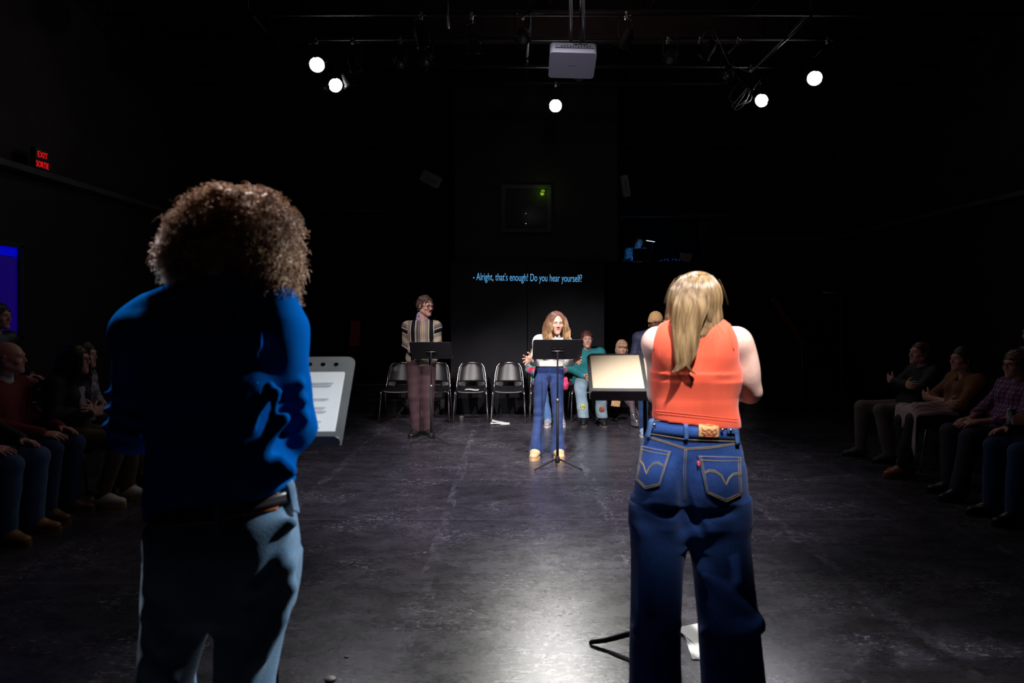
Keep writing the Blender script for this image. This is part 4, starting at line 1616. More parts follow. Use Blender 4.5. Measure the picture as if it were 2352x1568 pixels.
def denim(name, c1, c2, bump=.25, fade=None):
    m = mat(name, c1, .82, spec=.2, col2=c2, vscale=5, sheen=.08)
    nt = m.node_tree
    b = nt.nodes['Principled BSDF']
    tc = node(nt, 'ShaderNodeTexCoord')
    mp = node(nt, 'ShaderNodeMapping')
    mp.inputs['Scale'].default_value = (1, 1, .25)
    nt.links.new(tc.outputs['Object'], mp.inputs[0])
    n = node(nt, 'ShaderNodeTexNoise')
    n.inputs['Scale'].default_value = 420
    n.inputs['Detail'].default_value = 3
    nt.links.new(mp.outputs[0], n.inputs['Vector'])
    bp = node(nt, 'ShaderNodeBump')
    bp.inputs['Strength'].default_value = bump
    bp.inputs['Distance'].default_value = .004
    nt.links.new(n.outputs['Fac'], bp.inputs['Height'])
    nt.links.new(bp.outputs[0], b.inputs['Normal'])
    # speckle on the base colour
    old = b.inputs['Base Color'].links[0].from_socket
    mx = node(nt, 'ShaderNodeMix', data_type='RGBA', blend_type='MULTIPLY')
    mx.inputs[0].default_value = .6
    r = node(nt, 'ShaderNodeMapRange')
    r.inputs['From Min'].default_value = .35
    r.inputs['From Max'].default_value = .65
    r.inputs['To Min'].default_value = .55
    r.inputs['To Max'].default_value = 1.35
    nt.links.new(n.outputs['Fac'], r.inputs['Value'])
    nt.links.new(old, mx.inputs[6])
    nt.links.new(r.outputs[0], mx.inputs[7])
    nt.links.new(mx.outputs[2], b.inputs['Base Color'])
    return m


class Conform:
    """lays trims on a cloth surface along camera-side points"""

    def __init__(s, obj, Lc):
        me = obj.data
        s.L = Lc
        s.bvh = BVHTree.FromPolygons([v.co.copy() for v in me.vertices], [tuple(p.vertices) for p in me.polygons])
        s.o = Lc.Mi @ Vector((0, 0, CH))

    def hit(s, px, py, off=.0015):
        q = s.L.Mi @ P(px, py, s.L.D)
        d = (q - s.o).normalized()
        h, n, i, dist = s.bvh.ray_cast(s.o, d)
        if h is None:
            return None
        if n.dot(d) > 0:
            n = -n
        return h + n * off

    def line(s, B, pts, r=.0012, step=4, off=.0012):
        out = []
        for (a, b) in zip(pts[:-1], pts[1:]):
            L = max(2, int(math.hypot(a[0] - b[0], a[1] - b[1]) / step))
            for k in range(L):
                h = s.hit(a[0] + (b[0] - a[0]) * k / L, a[1] + (b[1] - a[1]) * k / L, off)
                if h is not None:
                    out.append(h)
        h = s.hit(*pts[-1], off)
        if h is not None:
            out.append(h)
        if len(out) > 1:
            B.tube(out, r, 5)

    def panel(s, B, top, bottom, n=10, m=8, off=.004, th=.002):
        """grid between two polylines given as callables u->(px,py)"""
        g = []
        for i in range(n + 1):
            u = i / n
            row = []
            for j in range(m + 1):
                w = j / m
                a, b = top(u), bottom(u)
                h = s.hit(a[0] + (b[0] - a[0]) * w, a[1] + (b[1] - a[1]) * w, off)
                if h is None:
                    h = s.L.p(a[0], a[1], .1)
                row.append(h)
            g.append(row)
        # orient so that the thickness normal points outwards
        B.sheet(g, th)


def polyf(pts):
    """u in 0..1 along a polyline by its parameter list [(u,x,y)...]"""
    def f(u):
        for a, b in zip(pts[:-1], pts[1:]):
            if u <= b[0] + 1e-9:
                t = (u - a[0]) / (b[0] - a[0])
                return (a[1] + (b[1] - a[1]) * t, a[2] + (b[2] - a[2]) * t)
        return pts[-1][1:]
    return f


# ---- woman in orange
def orange_woman():
    D = 2.6
    L = Local(D, 1592)
    root = empty('person', (L.x0, D, 0), PI, 'woman seen from behind, long light brown hair, sleeveless orange top and dark blue jeans', 'person')
    x, z, p, key = L.x, L.z, L.p, L.key
    J = stand_J()
    J.update(head=p(1597, 700, -.03), neck=p(1596, 772, .005), pelvis=p(1588, 1090), waist=p(1592, 985), chest=p(1594, 850),
             shL=p(1512, 786, .0), shR=p(1690, 786, .0), elL=p(1513, 905, -.07), elR=p(1723, 900, -.03), wrL=p(1560, 880, -.31), wrR=p(1640, 905, -.30),
             hipL=p(1520, 1130), hipR=p(1655, 1130), knL=p(1510, 1370), knR=p(1665, 1370), anL=p(1508, 1600), anR=p(1678, 1600), hpitch=.35)
    J['anL'].z = J['anR'].z = .09
    S = SDF()
    add_head(S, J, 1.0, True)
    add_neck(S, J, .048)
    torso(S, J, -.005, .05, .92, .93)
    for sd in 'LR':
        sh = J['sh' + sd]
        S.ell(sh + V3(0, 0, -.006), (.044, .050, .050), None, .05)
        S.cap(sh + V3(0, 0, -.01), J['el' + sd], .046, .042, .04)
        S.cap(J['el' + sd], J['wr' + sd], .040, .026, .02)
        S.cap(J['neck'] + V3(0, .01, -.02), sh + V3(0, 0, .0), .044, .036, .05)
        leg(S, J, sd, -.005)
        yv = -1
        hand(S, J['wr' + sd], (.25 if sd == 'R' else -.25, -1, .15), (0, 0, 1), (1 if sd == 'R' else -1, 0, 0), .35)
    S.ell(p(1716, 850, .0), (.040, .044, .08), None, .05)
    hb = [(J['wr' + sd] + V3(-.10, -.2, -.10), J['wr' + sd] + V3(.10, .01, .10), .0045) for sd in 'LR']
    sdf_obj('body', S, [SKIN_PALE, mat('lips', (.45, .15, .13), .4)], root, .007, hb, skin_paint(J))
    # sleeveless top
    S = SDF()
    K = [key(735, 1534, 1662, -.055, .055), key(744, 1515, 1674, -.06, .062), key(773, 1504, 1682, -.08, .085), key(815, 1497, 1690, -.105, .108),
         key(853, 1493, 1702, -.118, .116), key(872, 1496, 1703, -.118, .114), key(911, 1500, 1696, -.105, .104), key(949, 1500, 1696, -.10, .100),
         key(982, 1498, 1699, -.10, .100)]
    S.loft(K, .0, 2.5)
    for sx in (1545, 1650):
        S.ell(p(sx, 800, .062), (.062, .05, .085), None, .05)
    S.wrin(.0022, (9, 9, 30), 5, hi=(9, 9, z(850)), n=5, warp=1.4)
    S.wrin(.0018, (16, 8, 12), 8, lo=(-9, -9, z(870)), n=4, warp=1.5)
    # hem slopes down towards viewer's right, lower than the shell underneath
    n = (p(1698, 980) - p(1499, 957)).cross(V3(0, 1, 0)).normalized()
    n = n if n.z < 0 else -n
    S.plane(p(1499, 960), n)
    # open neck
    S.ell(p(1597, 728, -.01), (.068, .05, .012), None, .01, sub=True)
    m_or = mat('orange_knit', (.90, .115, .055), .75, spec=.2, bump=.12, bscale=260, stretch=(3, 3, .4), sheen=.15, var=.05, vscale=9)
    top = sdf_obj('top', S, m_or, root, .0052)
    cf = Conform(top, L)
    B = MB()
    # ribbed hem band and armhole bindings
    for yy in (0, -3):
        cf.line(B, [(1503 + k * 19.1, 948 + yy * 2 + 2.1 * k) for k in range(11)], .0012, 6, .0003)
    B.build('hem_band', m_or, top)
    B = MB()
    cf.line(B, [(1516, 747), (1507, 775), (1502, 805)], .0022, 5, .0006)
    cf.line(B, [(1672, 747), (1678, 775), (1685, 804)], .0022, 5, .0006)
    B.build('armhole_seam', m_or, top)
    # jeans
    S = SDF()
    S.loft([key(963, 1495, 1689, -.095, .098), key(1000, 1483, 1695, -.10, .105), key(1035, 1470, 1705, -.11, .115), key(1080, 1461, 1712, -.12, .125),
            key(1120, 1457, 1715, -.122, .125), key(1165, 1455, 1716, -.115, .115), key(1200, 1460, 1712, -.11, .10), key(1240, 1500, 1670, -.06, .05)], .0, 2.2)
    for px in (1524, 1640):
        S.ell(p(px, 1112, .060), (.082, .075, .10), None, .04)
    S.loft([key(1640, 1440, 1568, -.115, .105), key(1568, 1447, 1566, -.105, .100), key(1500, 1446, 1563, -.10, .098), key(1420, 1447, 1562, -.095, .092),
            key(1320, 1449, 1567, -.095, .092), key(1230, 1452, 1576, -.10, .095), key(1150, 1460, 1580, -.10, .10)], .05, 2.2)
    S.loft([key(1640, 1615, 1763, -.105, .115), key(1568, 1611, 1756, -.10, .105), key(1500, 1608, 1748, -.098, .100), key(1420, 1604, 1740, -.092, .096),
            key(1320, 1593, 1728, -.092, .092), key(1230, 1582, 1719, -.10, .095), key(1150, 1578, 1711, -.10, .10)], .05, 2.2)
    # cleft, folds under the seat, knee breaks
    S.cap(p(1574, 1080, .135), p(1577, 1215, .10), .010, .016, .05, sub=True)
    S.cap(p(1468, 1172, .13), p(1555, 1180, .115), .006, .006, .03, sub=True)
    S.cap(p(1600, 1186, .115), p(1700, 1178, .125), .006, .008, .03, sub=True)
    S.cap(p(1590, 1180, .10), p(1640, 1285, .112), .008, .004, .03, sub=True)
    for (a, b, r) in (((1625, 1330), (1735, 1440), .010), ((1640, 1310), (1740, 1400), .008), ((1610, 1440), (1738, 1452), .009), ((1660, 1478), (1745, 1462), .007),
                      ((1640, 1505), (1740, 1520), .006), ((1470, 1430), (1556, 1415), .007), ((1455, 1475), (1550, 1490), .006)):
        S.cap(p(a[0], a[1], .112), p(b[0], b[1], .110), r, r * .7, .025, sub=True)
    for (a, b, r) in (((1620, 1318), (1738, 1422), .012), ((1618, 1455), (1745, 1440), .012), ((1464, 1448), (1554, 1436), .008), ((1607, 1225), (1660, 1195), .010),
                      ((1690, 1220), (1700, 1330), .010), ((1485, 1230), (1480, 1400), .008)):
        S.cap(p(a[0], a[1], .070), p(b[0], b[1], .082), r * .9, r * .6, .06)
    S.wrin(.0022, (14, 10, 7), 11, hi=(9, 9, z(1150)), n=5, warp=1.3)
    S.wrin(.0016, (10, 8, 34), 12, lo=(-9, -9, z(1060)), hi=(9, 9, z(985)), n=4)
    S.plane((0, 0, .02), (0, 0, -1))
    n = (p(1690, 974) - p(1495, 962)).cross(V3(0, 1, 0)).normalized()
    n = n if n.z > 0 else -n
    S.plane(p(1495, 961), n)
    m_dn = denim('dark_denim', (.010, .035, .150), (.016, .062, .23))
    jeans = sdf_obj('jeans', S, m_dn, root, .0055)
    cf = Conform(jeans, L)
    m_st = mat('gold_stitch', (.30, .24, .13), .7)
    B = MB()
    cf.panel(B, polyf([(0, 1494, 965), (1, 1690, 977)]), polyf([(0, 1487, 994), (.5, 1578, 1008), (1, 1697, 1013)]), 26, 3, .003, .003)
    wb_ = B.build('waistband', m_dn, jeans)
    B = MB()
    cf.line(B, [(1487, 995), (1578, 1009), (1697, 1014)], .0010, off=.0052)
    cf.line(B, [(1494, 967), (1590, 974), (1690, 979)], .0010, off=.0052)
    B.build('stitching', m_st, wb_)
    for (a, b, w) in (((1575, 969), (1576, 1012), 4.5), ((1686, 978), (1691, 1022), 4.5), ((1500, 966), (1491, 1008), 4.5)):
        B = MB()
        cf.panel(B, polyf([(0, a[0] - w, a[1]), (1, a[0] + w, a[1])]), polyf([(0, b[0] - w, b[1]), (1, b[0] + w, b[1])]), 3, 6, .0085, .003)
        B.build('belt_loop', mat('denim_loops', (.03, .09, .25), .8), wb_)
    B = MB()
    for dx in (0, 3.2):
        cf.line(B, [(1490, 1001 + dx), (1576, 1029 + dx), (1630, 1026 + dx), (1697, 1016 + dx)], .0010)
    for dx in (-2.2, 2.2):
        cf.line(B, [(1575 + dx, 1032), (1572 + dx, 1080), (1573 + dx, 1150)], .0009)
    B.build('yoke_stitching', m_st, jeans)
    pockets = [dict(top=[(0, 1474, 1023), (1, 1543, 1036)], bot=[(0, 1461, 1101), (.38, 1484, 1125), (1, 1516, 1116)], arc=[(1468, 1062), (1474, 1058), (1480, 1066), (1487, 1088), (1492, 1074), (1502, 1064), (1512, 1062), (1524, 1069)]),
               dict(top=[(0, 1601, 1045), (1, 1701, 1048)], bot=[(0, 1622, 1132), (.55, 1667, 1154), (1, 1702, 1136)], arc=[(1617, 1085), (1628, 1079), (1642, 1081), (1656, 1091), (1666, 1111), (1672, 1097), (1681, 1088), (1692, 1086), (1701, 1090)])]
    for q, pk in enumerate(pockets):
        B = MB()
        t, b = polyf(pk['top']), polyf(pk['bot'])
        cf.panel(B, t, b, 14, 12, .0030, .003)
        po = B.build('pocket', m_dn, jeans)
        B = MB()
        for k in (0, 1):
            e = .035 + .045 * k
            f = lambda u, w: (t(u)[0] + (b(u)[0] - t(u)[0]) * w, t(u)[1] + (b(u)[1] - t(u)[1]) * w)
            pts = [f(e, .02), f(e, 1 - e)] + [f(u, 1 - e) for u in ([.2, .38, .6, .8] if q == 0 else [.25, .55, .8])] + [f(1 - e, 1 - e), f(1 - e, .02)]
            cf.line(B, pts, .0010, off=.0056)
            cf.line(B, [f(.03, .03 + .09 * k), f(.5, .03 + .09 * k), f(.97, .03 + .09 * k)], .0011, off=.0056)
            cf.line(B, [(a, c + 3.4 * k) for a, c in pk['arc']], .0013, 3, off=.0056)
        B.build('stitching', m_st, po)
    B = MB()
    cf.panel(B, polyf([(0, 1600, 1059), (1, 1604.5, 1057)]), polyf([(0, 1602, 1071), (1, 1607, 1070)]), 3, 4, .009, .002)
    B.build('red_tab', mat('tab_red', (.75, .05, .07), .6), jeans)
    B = MB()
    cf.panel(B, polyf([(0, 1604, 971), (1, 1648, 974)]), polyf([(0, 1603, 1004), (1, 1648, 1006)]), 8, 6, .0095, .003)
    pt = B.build('leather_patch', mat('patch_tan', (.52, .30, .11), .6, var=.12, vscale=60), wb_)
    B = MB()
    off = .0125
    for pts in ([(1608, 977), (1626, 979), (1644, 978)], [(1610, 984), (1617, 989), (1625, 985), (1633, 989), (1642, 984)], [(1610, 991), (1616, 995), (1622, 990), (1626, 995), (1632, 990), (1637, 995), (1643, 991)],
                [(1613, 998), (1626, 996), (1640, 999)], [(1609, 980), (1612, 987), (1610, 993)], [(1644, 980), (1641, 987), (1643, 993)]):
        cf.line(B, pts, .0010, 3, off)
    cf.line(B, [(1618, 1001), (1634, 1002)], .0016, 3, off)
    B.build('patch_print', mat('patch_red', (.42, .08, .04), .7), pt)
    B = MB()
    cf.panel(B, polyf([(0, 1667, 979), (1, 1692, 980)]), polyf([(0, 1667, 996), (1, 1692, 998)]), 4, 4, .008, .0025)
    B.build('waist_tab', mat('denim_loops', (.03, .09, .25), .8), wb_)
    B = MB()
    for (a, b) in ((1656, 987), (1674, 988), (1507, 977)):
        h = cf.hit(a, b, .0105)
        B.lathe([(.001, .003), (.0055, .002), (.006, -.001), (.001, -.002)], h, 12, Matrix.Rotation(-PI / 2, 3, 'X'))
    B.build('rivets', mat('rivet', (.35, .25, .2), .3, metal=1), wb_)
    m_sh = mat('shoe_dark', (.03, .03, .035), .5)
    shoes(J, root, m_sh, m_matblk)
    # hair: a solid inner mass plus strands
    hm = hair_mat('hair_light_brown', (.14, .083, .037), (.35, .235, .12), .30, 60, (1, 1, .05))
    S = SDF()
    hc = J['head']
    S.ell(p(1597, 692, -.015), (.090, .100, .108), None, .0)
    S.loft([key(678, 1560, 1630, -.05, .05), key(700, 1545, 1645, -.08, .078), key(730, 1538, 1656, -.07, .088), key(752, 1548, 1648, -.03, .092), key(770, 1556, 1628, .0, .095)], .03, 2.2)
    pass
    S.wrin(.0025, (70, 70, 5), 4, n=5)
    ho = sdf_obj('hair', S, hm, root, .0055)
    rng = np.random.default_rng(5)
    N, K = 3600, 26
    phi = rng.uniform(-2.1, 2.1, N)                       # azimuth, 0 = back of the head, + = viewer's left
    th0 = rng.uniform(.02, .9, N) ** 1.0
    s = np.linspace(0, 1, K)
    cx, cy, cz = x(1597), -.015, z(692)
    A = np.array((.101, .112, .1135))
    th = th0[:, None] + (1.75 - th0[:, None]) * np.clip(s[None, :] / .45, 0, 1)
    ph_ = phi[:, None]
    R0 = rng.uniform(.93, 1.02, N)[:, None]
    # crown sits slightly to the viewer's right of the middle; strands sweep from the parting
    sx_ = np.sin(ph_) * np.sin(th)
    X = cx - .012 * np.cos(th) + A[0] * R0 * sx_
    Y = cy + A[1] * R0 * np.cos(ph_) * np.sin(th)
    Z = cz + A[2] * R0 * np.cos(th)
    # lower half: fall
    low = np.clip((s[None, :] - .45) / .55, 0, 1)
    mid = np.abs(phi) < 1.25
    into_tail = np.zeros(N, bool)
    yend = np.where(into_tail, z(1) * 0 + rng.uniform(p(0, 858, .13).z, p(0, 795, .13).z, N), np.where(np.abs(phi + .1) < 1.2, rng.uniform(z(775), z(745), N), rng.uniform(z(768), z(742), N)))
    tx = np.clip(X[:, 11] * .92 + .004, x(1652), x(1540))
    tx = np.where(phi <= -1.0, np.maximum(x(1658), X[:, 11] * 1.03) + rng.normal(size=N) * .003, tx)
    tx = np.where(phi >= 1.35, np.minimum(x(1534), X[:, 11] * 1.04) + rng.normal(size=N) * .004, tx)
    ty = np.where(into_tail, .128 + rng.normal(size=N) * .006, np.minimum(Y[:, 11] * .95, .09))
    zc = Z[:, 11][:, None]
    e = low ** .8
    fall = low[:, 11:]
    i0 = 11
    X2, Y2, Z2 = X.copy(), Y.copy(), Z.copy()
    q = np.linspace(0, 1, K - i0)[None, :]
    sm = q * q * (3 - 2 * q)
    X2[:, i0:] = X[:, i0:i0 + 1] * (1 - sm) + tx[:, None] * sm
    Y2[:, i0:] = Y[:, i0:i0 + 1] * (1 - sm) + ty[:, None] * sm
    Z2[:, i0:] = Z[:, i0:i0 + 1] * (1 - q) + yend[:, None] * q
    # hooks at the ends of the tail, soft wave
    hook = np.where(tx > p(1574, 0, .13).x, 1, -1) * np.where(into_tail, 1, .15)
    tail = np.clip((q - .72) / .28, 0, 1) ** 2
    long_ = np.clip((z(800) - yend) / (z(800) - z(862)), 0, 1)
    X2[:, i0:] += (hook * (.004 + .036 * long_))[:, None] * tail
    Z2[:, i0:] += (.012 * long_)[:, None] * tail
    X2[:, i0:] += .006 * np.sin(q * 7 + phi[:, None] * 3) * q
    Y2[:, i0:] += .004 * np.sin(q * 9 + phi[:, None] * 5) * q
    pts = np.stack([X2, Y2, Z2], 2)
    clump = np.round(phi * 14) / 14
    pts[:, i0:, 0] += ((clump - phi) * .06)[:, None] * q * .5
    strands('hair_strands', pts, taper(K, .0012, .35), hm, ho)
    # the long lock lying on the back
    n2, K2 = 2300, 34
    u = np.clip(rng.normal(size=n2) * .5, -1, 1)
    ksx = [(662, 1594, 34, .078), (705, 1588, 42, .108), (745, 1577, 36, .112), (780, 1576, 30, .122), (812, 1575, 21, .128), (838, 1571, 12, .130), (858, 1568, 6, .128)]
    tt = np.linspace(0, 1, K2)
    kk = np.linspace(0, 1, len(ksx))
    py_ = np.interp(tt, kk, [q_[0] for q_ in ksx])
    pc_ = np.interp(tt, kk, [q_[1] for q_ in ksx])
    pw_ = np.interp(tt, kk, [q_[2] for q_ in ksx])
    yy_ = np.interp(tt, kk, [q_[3] for q_ in ksx])
    for _ in range(3):
        for arr in (pc_, pw_, yy_):
            arr[1:-1] = (arr[:-2] + 2 * arr[1:-1] + arr[2:]) / 4
    endf = rng.uniform(.66, 1.0, n2)
    endf = np.where(rng.random(n2) < .55, rng.uniform(.92, 1.0, n2), endf)
    lay = rng.uniform(-.010, .008, n2)
    t0_ = rng.uniform(0, .10, n2)[:, None]
    T2 = t0_ + tt[None, :] * (endf[:, None] - t0_)
    PX = np.interp(T2, tt, pc_) + u[:, None] * np.interp(T2, tt, pw_)
    PY = np.interp(T2, tt, py_)
    YY = np.interp(T2, tt, yy_) + lay[:, None] * (1 - .4 * T2) + .004 * (1 - u[:, None] ** 2)
    hk = np.clip((T2 - .80) / .20, 0, 1) ** 1.8
    PX += np.where(u > .05, 28, -22)[:, None] * hk + 5 * np.sin(T2 * 9 + u[:, None] * 2.0) * T2
    PY += np.where(u > .05, 1, -3)[:, None] * hk
    PX += (rng.normal(size=n2) * 1.2)[:, None] * T2
    DD = D - YY
    tail_pts = np.stack([-((PX - CX) * DD / F - L.x0), YY, CH - (PY - HY) * DD / F], 2)
    strands('long_lock', tail_pts, taper(K2, .0012, .45), hm, ho)
    # loose flyaway wisps over the shoulders
    W_ = []
    for k in range(56):
        a = rng.uniform(0, 1)
        if k % 2:
            st0 = np.array(p(1640 + rng.uniform(-15, 18), 735, .07)); en = np.array(p(1615 + rng.uniform(-20, 60), rng.uniform(760, 825), .112))
        else:
            st0 = np.array(p(1535 + rng.uniform(-12, 15), 735, .06)); en = np.array(p(1545 + rng.uniform(-30, 25), rng.uniform(780, 850), .118))
        md = (st0 + en) / 2 + rng.normal(size=3) * (.02, .004, .01)
        t = np.linspace(0, 1, K)[:, None]
        W_.append((1 - t) ** 2 * st0 + 2 * t * (1 - t) * md + t * t * en)
    for k in range(26):
        f0 = rng.uniform(-1.6, 1.9)
        b0 = np.array((cx + .104 * math.sin(f0) * .9, .02, cz + .06 + .05 * math.cos(f0)))
        t = np.linspace(0, 1, K)[:, None]
        dv = np.array((math.sin(f0) * .04, .01, .03 * math.cos(f0) - .01)) * rng.uniform(.1, .6)
        W_.append(b0 + dv * t + np.array((math.sin(f0) * .01, 0, -.07)) * t * t)
    tag(strands('loose_strands', np.array(W_), taper(K, .0006, .3), hm, ho), kind='stuff')
    return root


# ---- man with curly hair
def curly_man():
    D = 1.75
    L = Local(D, 505)
    root = empty('person', (L.x0, D, 0), PI, 'man seen from behind with big curly brown hair, deep blue shirt and pale blue jeans', 'person')
    x, z, p, key = L.x, L.z, L.p, L.key
    J = stand_J()
    J.update(head=p(533, 562, -.03), neck=p(528, 668, .0), pelvis=p(512, 1210), waist=p(505, 1060), chest=p(492, 860),
             shL=p(318, 768, 0), shR=p(648, 762, 0), elL=p(305, 990, -.06), elR=p(668, 980, -.04), wrL=p(360, 1010, -.30), wrR=p(610, 985, -.30),
             hipL=p(430, 1260), hipR=p(590, 1260), knL=p(376, 1640), knR=p(564, 1640), anL=p(385, 2040), anR=p(550, 2040), hpitch=.3, hroll=-.05)
    J['anL'].z = J['anR'].z = .09
    S = SDF()
    add_head(S, J, 1.0)
    add_neck(S, J, .055)
    torso(S, J, -.012, .05, 1.1, 1.0)
    for sd in 'LR':
        arm(S, J, sd, -.004)
        leg(S, J, sd, -.014, .02, .84)
        hand(S, J['wr' + sd], (.2 if sd == 'R' else -.2, -1, .1), (0, 0, 1), (1 if sd == 'R' else -1, 0, 0), .35)
    sdf_obj('body', S, [SKIN_ROSE, mat('lips', (.45, .15, .13), .4)], root, .009, [(J['wr' + sd] + V3(-.10, -.2, -.10), J['wr' + sd] + V3(.10, .01, .10), .0045) for sd in 'LR'], skin_paint(J))
    # shirt
    S = SDF()
    S.loft([key(655, 462, 592, -.07, .065), key(690, 420, 628, -.085, .08), key(730, 365, 662, -.10, .10), key(780, 335, 672, -.115, .118), key(860, 330, 662, -.125, .125),
            key(960, 338, 658, -.12, .120), key(1060, 345, 676, -.118, .122), key(1105, 345, 678, -.115, .120), key(1190, 350, 672, -.11, .112)], .0, 2.3)
    for sd, s_ in (('L', 1), ('R', -1)):
        sh, el, wr = J['sh' + sd], J['el' + sd], J['wr' + sd]
        S.ell(sh, (.060, .064, .062), None, .05)
        S.cap(sh, el, .060, .056, .035)
        S.cap(el, wr, .056, .040, .03)
        # sleeve breaks
        for k in range(3):
            a = sh.lerp(el, .60 + .17 * k + .03 * s_)
            S.cap(a + V3(s_ * .05, .045, .012), a + V3(-s_ * .045, .055, -.016), .010, .007, .022)
            S.cap(a + V3(s_ * .05, .052, -.012), a + V3(-s_ * .045, .060, -.040), .005, .004, .018, sub=True)
    S.cap(p(640, 690, -.0), p(560, 655, 0), .045, .045, .06)
    S.cap(p(360, 712, -.0), p(470, 660, 0), .045, .045, .06)
    for (a, b, r) in (((300, 745), (282, 850), .012), ((322, 740), (308, 870), .011), ((345, 735), (330, 840), .008), ((640, 900), (600, 1040), .010), ((655, 960), (560, 1090), .012), ((620, 880), (580, 980), .008),
                      ((600, 760), (590, 880), .008)):
        S.cap(p(a[0], a[1], .10 if a[0] > 360 else .055), p(b[0], b[1], .112 if b[0] > 360 else .050), r, r * .6, .03)
    for (a, b, r) in (((648, 1060), (560, 1105), .012), ((670, 1082), (590, 1128), .010)):
        S.cap(p(a[0], a[1], .09), p(b[0], b[1], .10), r, r * .6, .04)
    S.wrin(.0035, (9, 9, 9), 21, n=5, warp=1.6)
    S.wrin(.0018, (22, 22, 26), 22, n=4, warp=1.4)
    n = (p(670, 1108) - p(345, 1185)).cross(V3(0, 1, 0)).normalized()
    n = n if n.z < 0 else -n
    S.plane(p(670, 1112), n, lo=(-.30, -.3, 0), hi=(.30, .3, z(1040)))
    m_bl = mat('blue_shirt', (.001, .062, .24), 1.0, spec=.0, bump=.05, bscale=90)
    sh = sdf_obj('shirt', S, m_bl, root, .007)
    S = SDF()
    hR = head_R(J)
    S.cap(p(528, 665, 0), p(531, 628, -.004), .064, .061, .02)
    S.wrin(.003, (20, 20, 20), 2)
    sdf_obj('collar', S, m_bl, sh, .006)
    # jeans
    S = SDF()
    tl = V3(0, 0, 0)
    S.loft([key(1105, 348, 668, -.10, .105), key(1170, 350, 676, -.11, .115), key(1240, 350, 683, -.12, .13), key(1320, 348, 678, -.12, .125), key(1390, 345, 664, -.11, .105), key(1430, 380, 620, -.08, .06)], .0, 2.2)
    for px in (435, 590):
        S.ell(p(px, 1270, .055), (.085, .080, .11), None, .04)
    S.loft([key(2070, 310, 450, -.11, .10), key(1760, 318, 440, -.095, .095), key(1568, 326, 436, -.09, .092), key(1470, 330, 470, -.095, .095), key(1350, 340, 512, -.105, .10), key(1280, 350, 512, -.1, .1)], .03, 2.2)
    S.loft([key(2070, 470, 615, -.11, .10), key(1760, 490, 612, -.095, .095), key(1568, 500, 627, -.09, .095), key(1470, 500, 646, -.095, .10), key(1350, 512, 671, -.105, .105), key(1280, 512, 678, -.1, .1)], .03, 2.2)
    for (a, b, r) in (((672, 1200), (560, 1245), .010), ((660, 1300), (560, 1420), .014), ((668, 1350), (600, 1500), .012), ((640, 1420), (560, 1560), .012), ((352, 1230), (366, 1330), .016), ((350, 1400), (372, 1480), .012), ((345, 1520), (400, 1570), .012)):
        S.cap(p(a[0], a[1], .08), p(b[0], b[1], .09), r, r * .7, .04)
    for (a, b, r) in (((676, 1240), (590, 1330), .008), ((670, 1325), (580, 1390), .008), ((655, 1380), (570, 1500), .009), ((630, 1480), (560, 1600), .008)):
        S.cap(p(a[0], a[1], .115), p(b[0], b[1], .118), r, r * .7, .03, sub=True)
    S.wrin(.003, (10, 8, 9), 31, n=5, warp=1.4)
    S.plane((0, 0, .02), (0, 0, -1))
    n = (p(670, 1100) - p(345, 1150)).cross(V3(0, 1, 0)).normalized()
    n = n if n.z > 0 else -n
    S.plane(p(670, 1104), n)
    m_dl = denim('light_denim', (.055, .105, .17), (.10, .17, .24))
    jn = sdf_obj('jeans', S, m_dl, root, .007)
    cf = Conform(jn, L)
    B = MB()
    cf.panel(B, polyf([(0, 553, 1128), (1, 637, 1108)]), polyf([(0, 557, 1188), (1, 637, 1170)]), 8, 6, .004, .003)
    B.build('leather_patch', mat('patch_brown', (.42, .11, .03), .6, var=.2, vscale=30), jn)
    B = MB()
    cf.panel(B, polyf([(0, 352, 1186), (.5, 505, 1170), (1, 672, 1122)]), polyf([(0, 352, 1214), (.5, 505, 1200), (1, 674, 1148)]), 26, 3, .009, .004)
    B.build('belt', mat('belt_dark', (.02, .012, .012), .4), root)
    for (a, b) in (((656, 1106), (668, 1180)), ((505, 1150), (507, 1220))):
        B = MB()
        cf.panel(B, polyf([(0, a[0] - 7, a[1]), (1, a[0] + 7, a[1])]), polyf([(0, b[0] - 7, b[1]), (1, b[0] + 7, b[1])]), 3, 8, .014, .003)
        B.build('belt_loop', m_dl, jn)
    shoes(J, root, mat('shoe_dark', (.03, .03, .035), .5), m_matblk)
    # hair: inner mass and thousands of ringlets
    hm = hair_mat('hair_curly_brown', (.17, .075, .040), (.52, .31, .17), .5, 45, (1, 1, 1))
    S = SDF()
    blobs = [((530, 540), (.145, .130, .108)), ((632, 590), (.052, .085, .075)), ((636, 648), (.036, .055, .050)), ((428, 575), (.050, .085, .060)), ((438, 622), (.034, .06, .036)), ((440, 640), (.028, .05, .026)), ((640, 668), (.032, .05, .036)), ((545, 478), (.10, .10, .042)), ((540, 490), (.12, .12, .06)), ((600, 520), (.085, .11, .08))]
    for (a, r) in blobs:
        S.ell(p(a[0], a[1], -.02), r, None, .03)
    S.ell(p(526, 655, .03), (.062, .09, .055), None, .03, sub=True)
    S.wrin(.006, (60, 60, 60), 7, n=6)
    ho = sdf_obj('hair', S, hm, root, .006)
    me = ho.data
    n = len(me.vertices)
    co = np.empty(n * 3, np.float32)
    me.vertices.foreach_get('co', co)
    no = np.array([v.normal[:] for v in me.vertices])
    co = co.reshape(-1, 3)
    rng = np.random.default_rng(11)
    pick = rng.choice(n, 5200, replace=n < 5200)
    cpos, cn = co[pick] - no[pick] * .012, no[pick]
    pts = curls(cpos, cn, .034, 1.6, .0065, 16, rng, .35)
    strands('ringlets', pts, taper(16, .0011, .5), hm, ho)
    pick = rng.choice(n, 160)
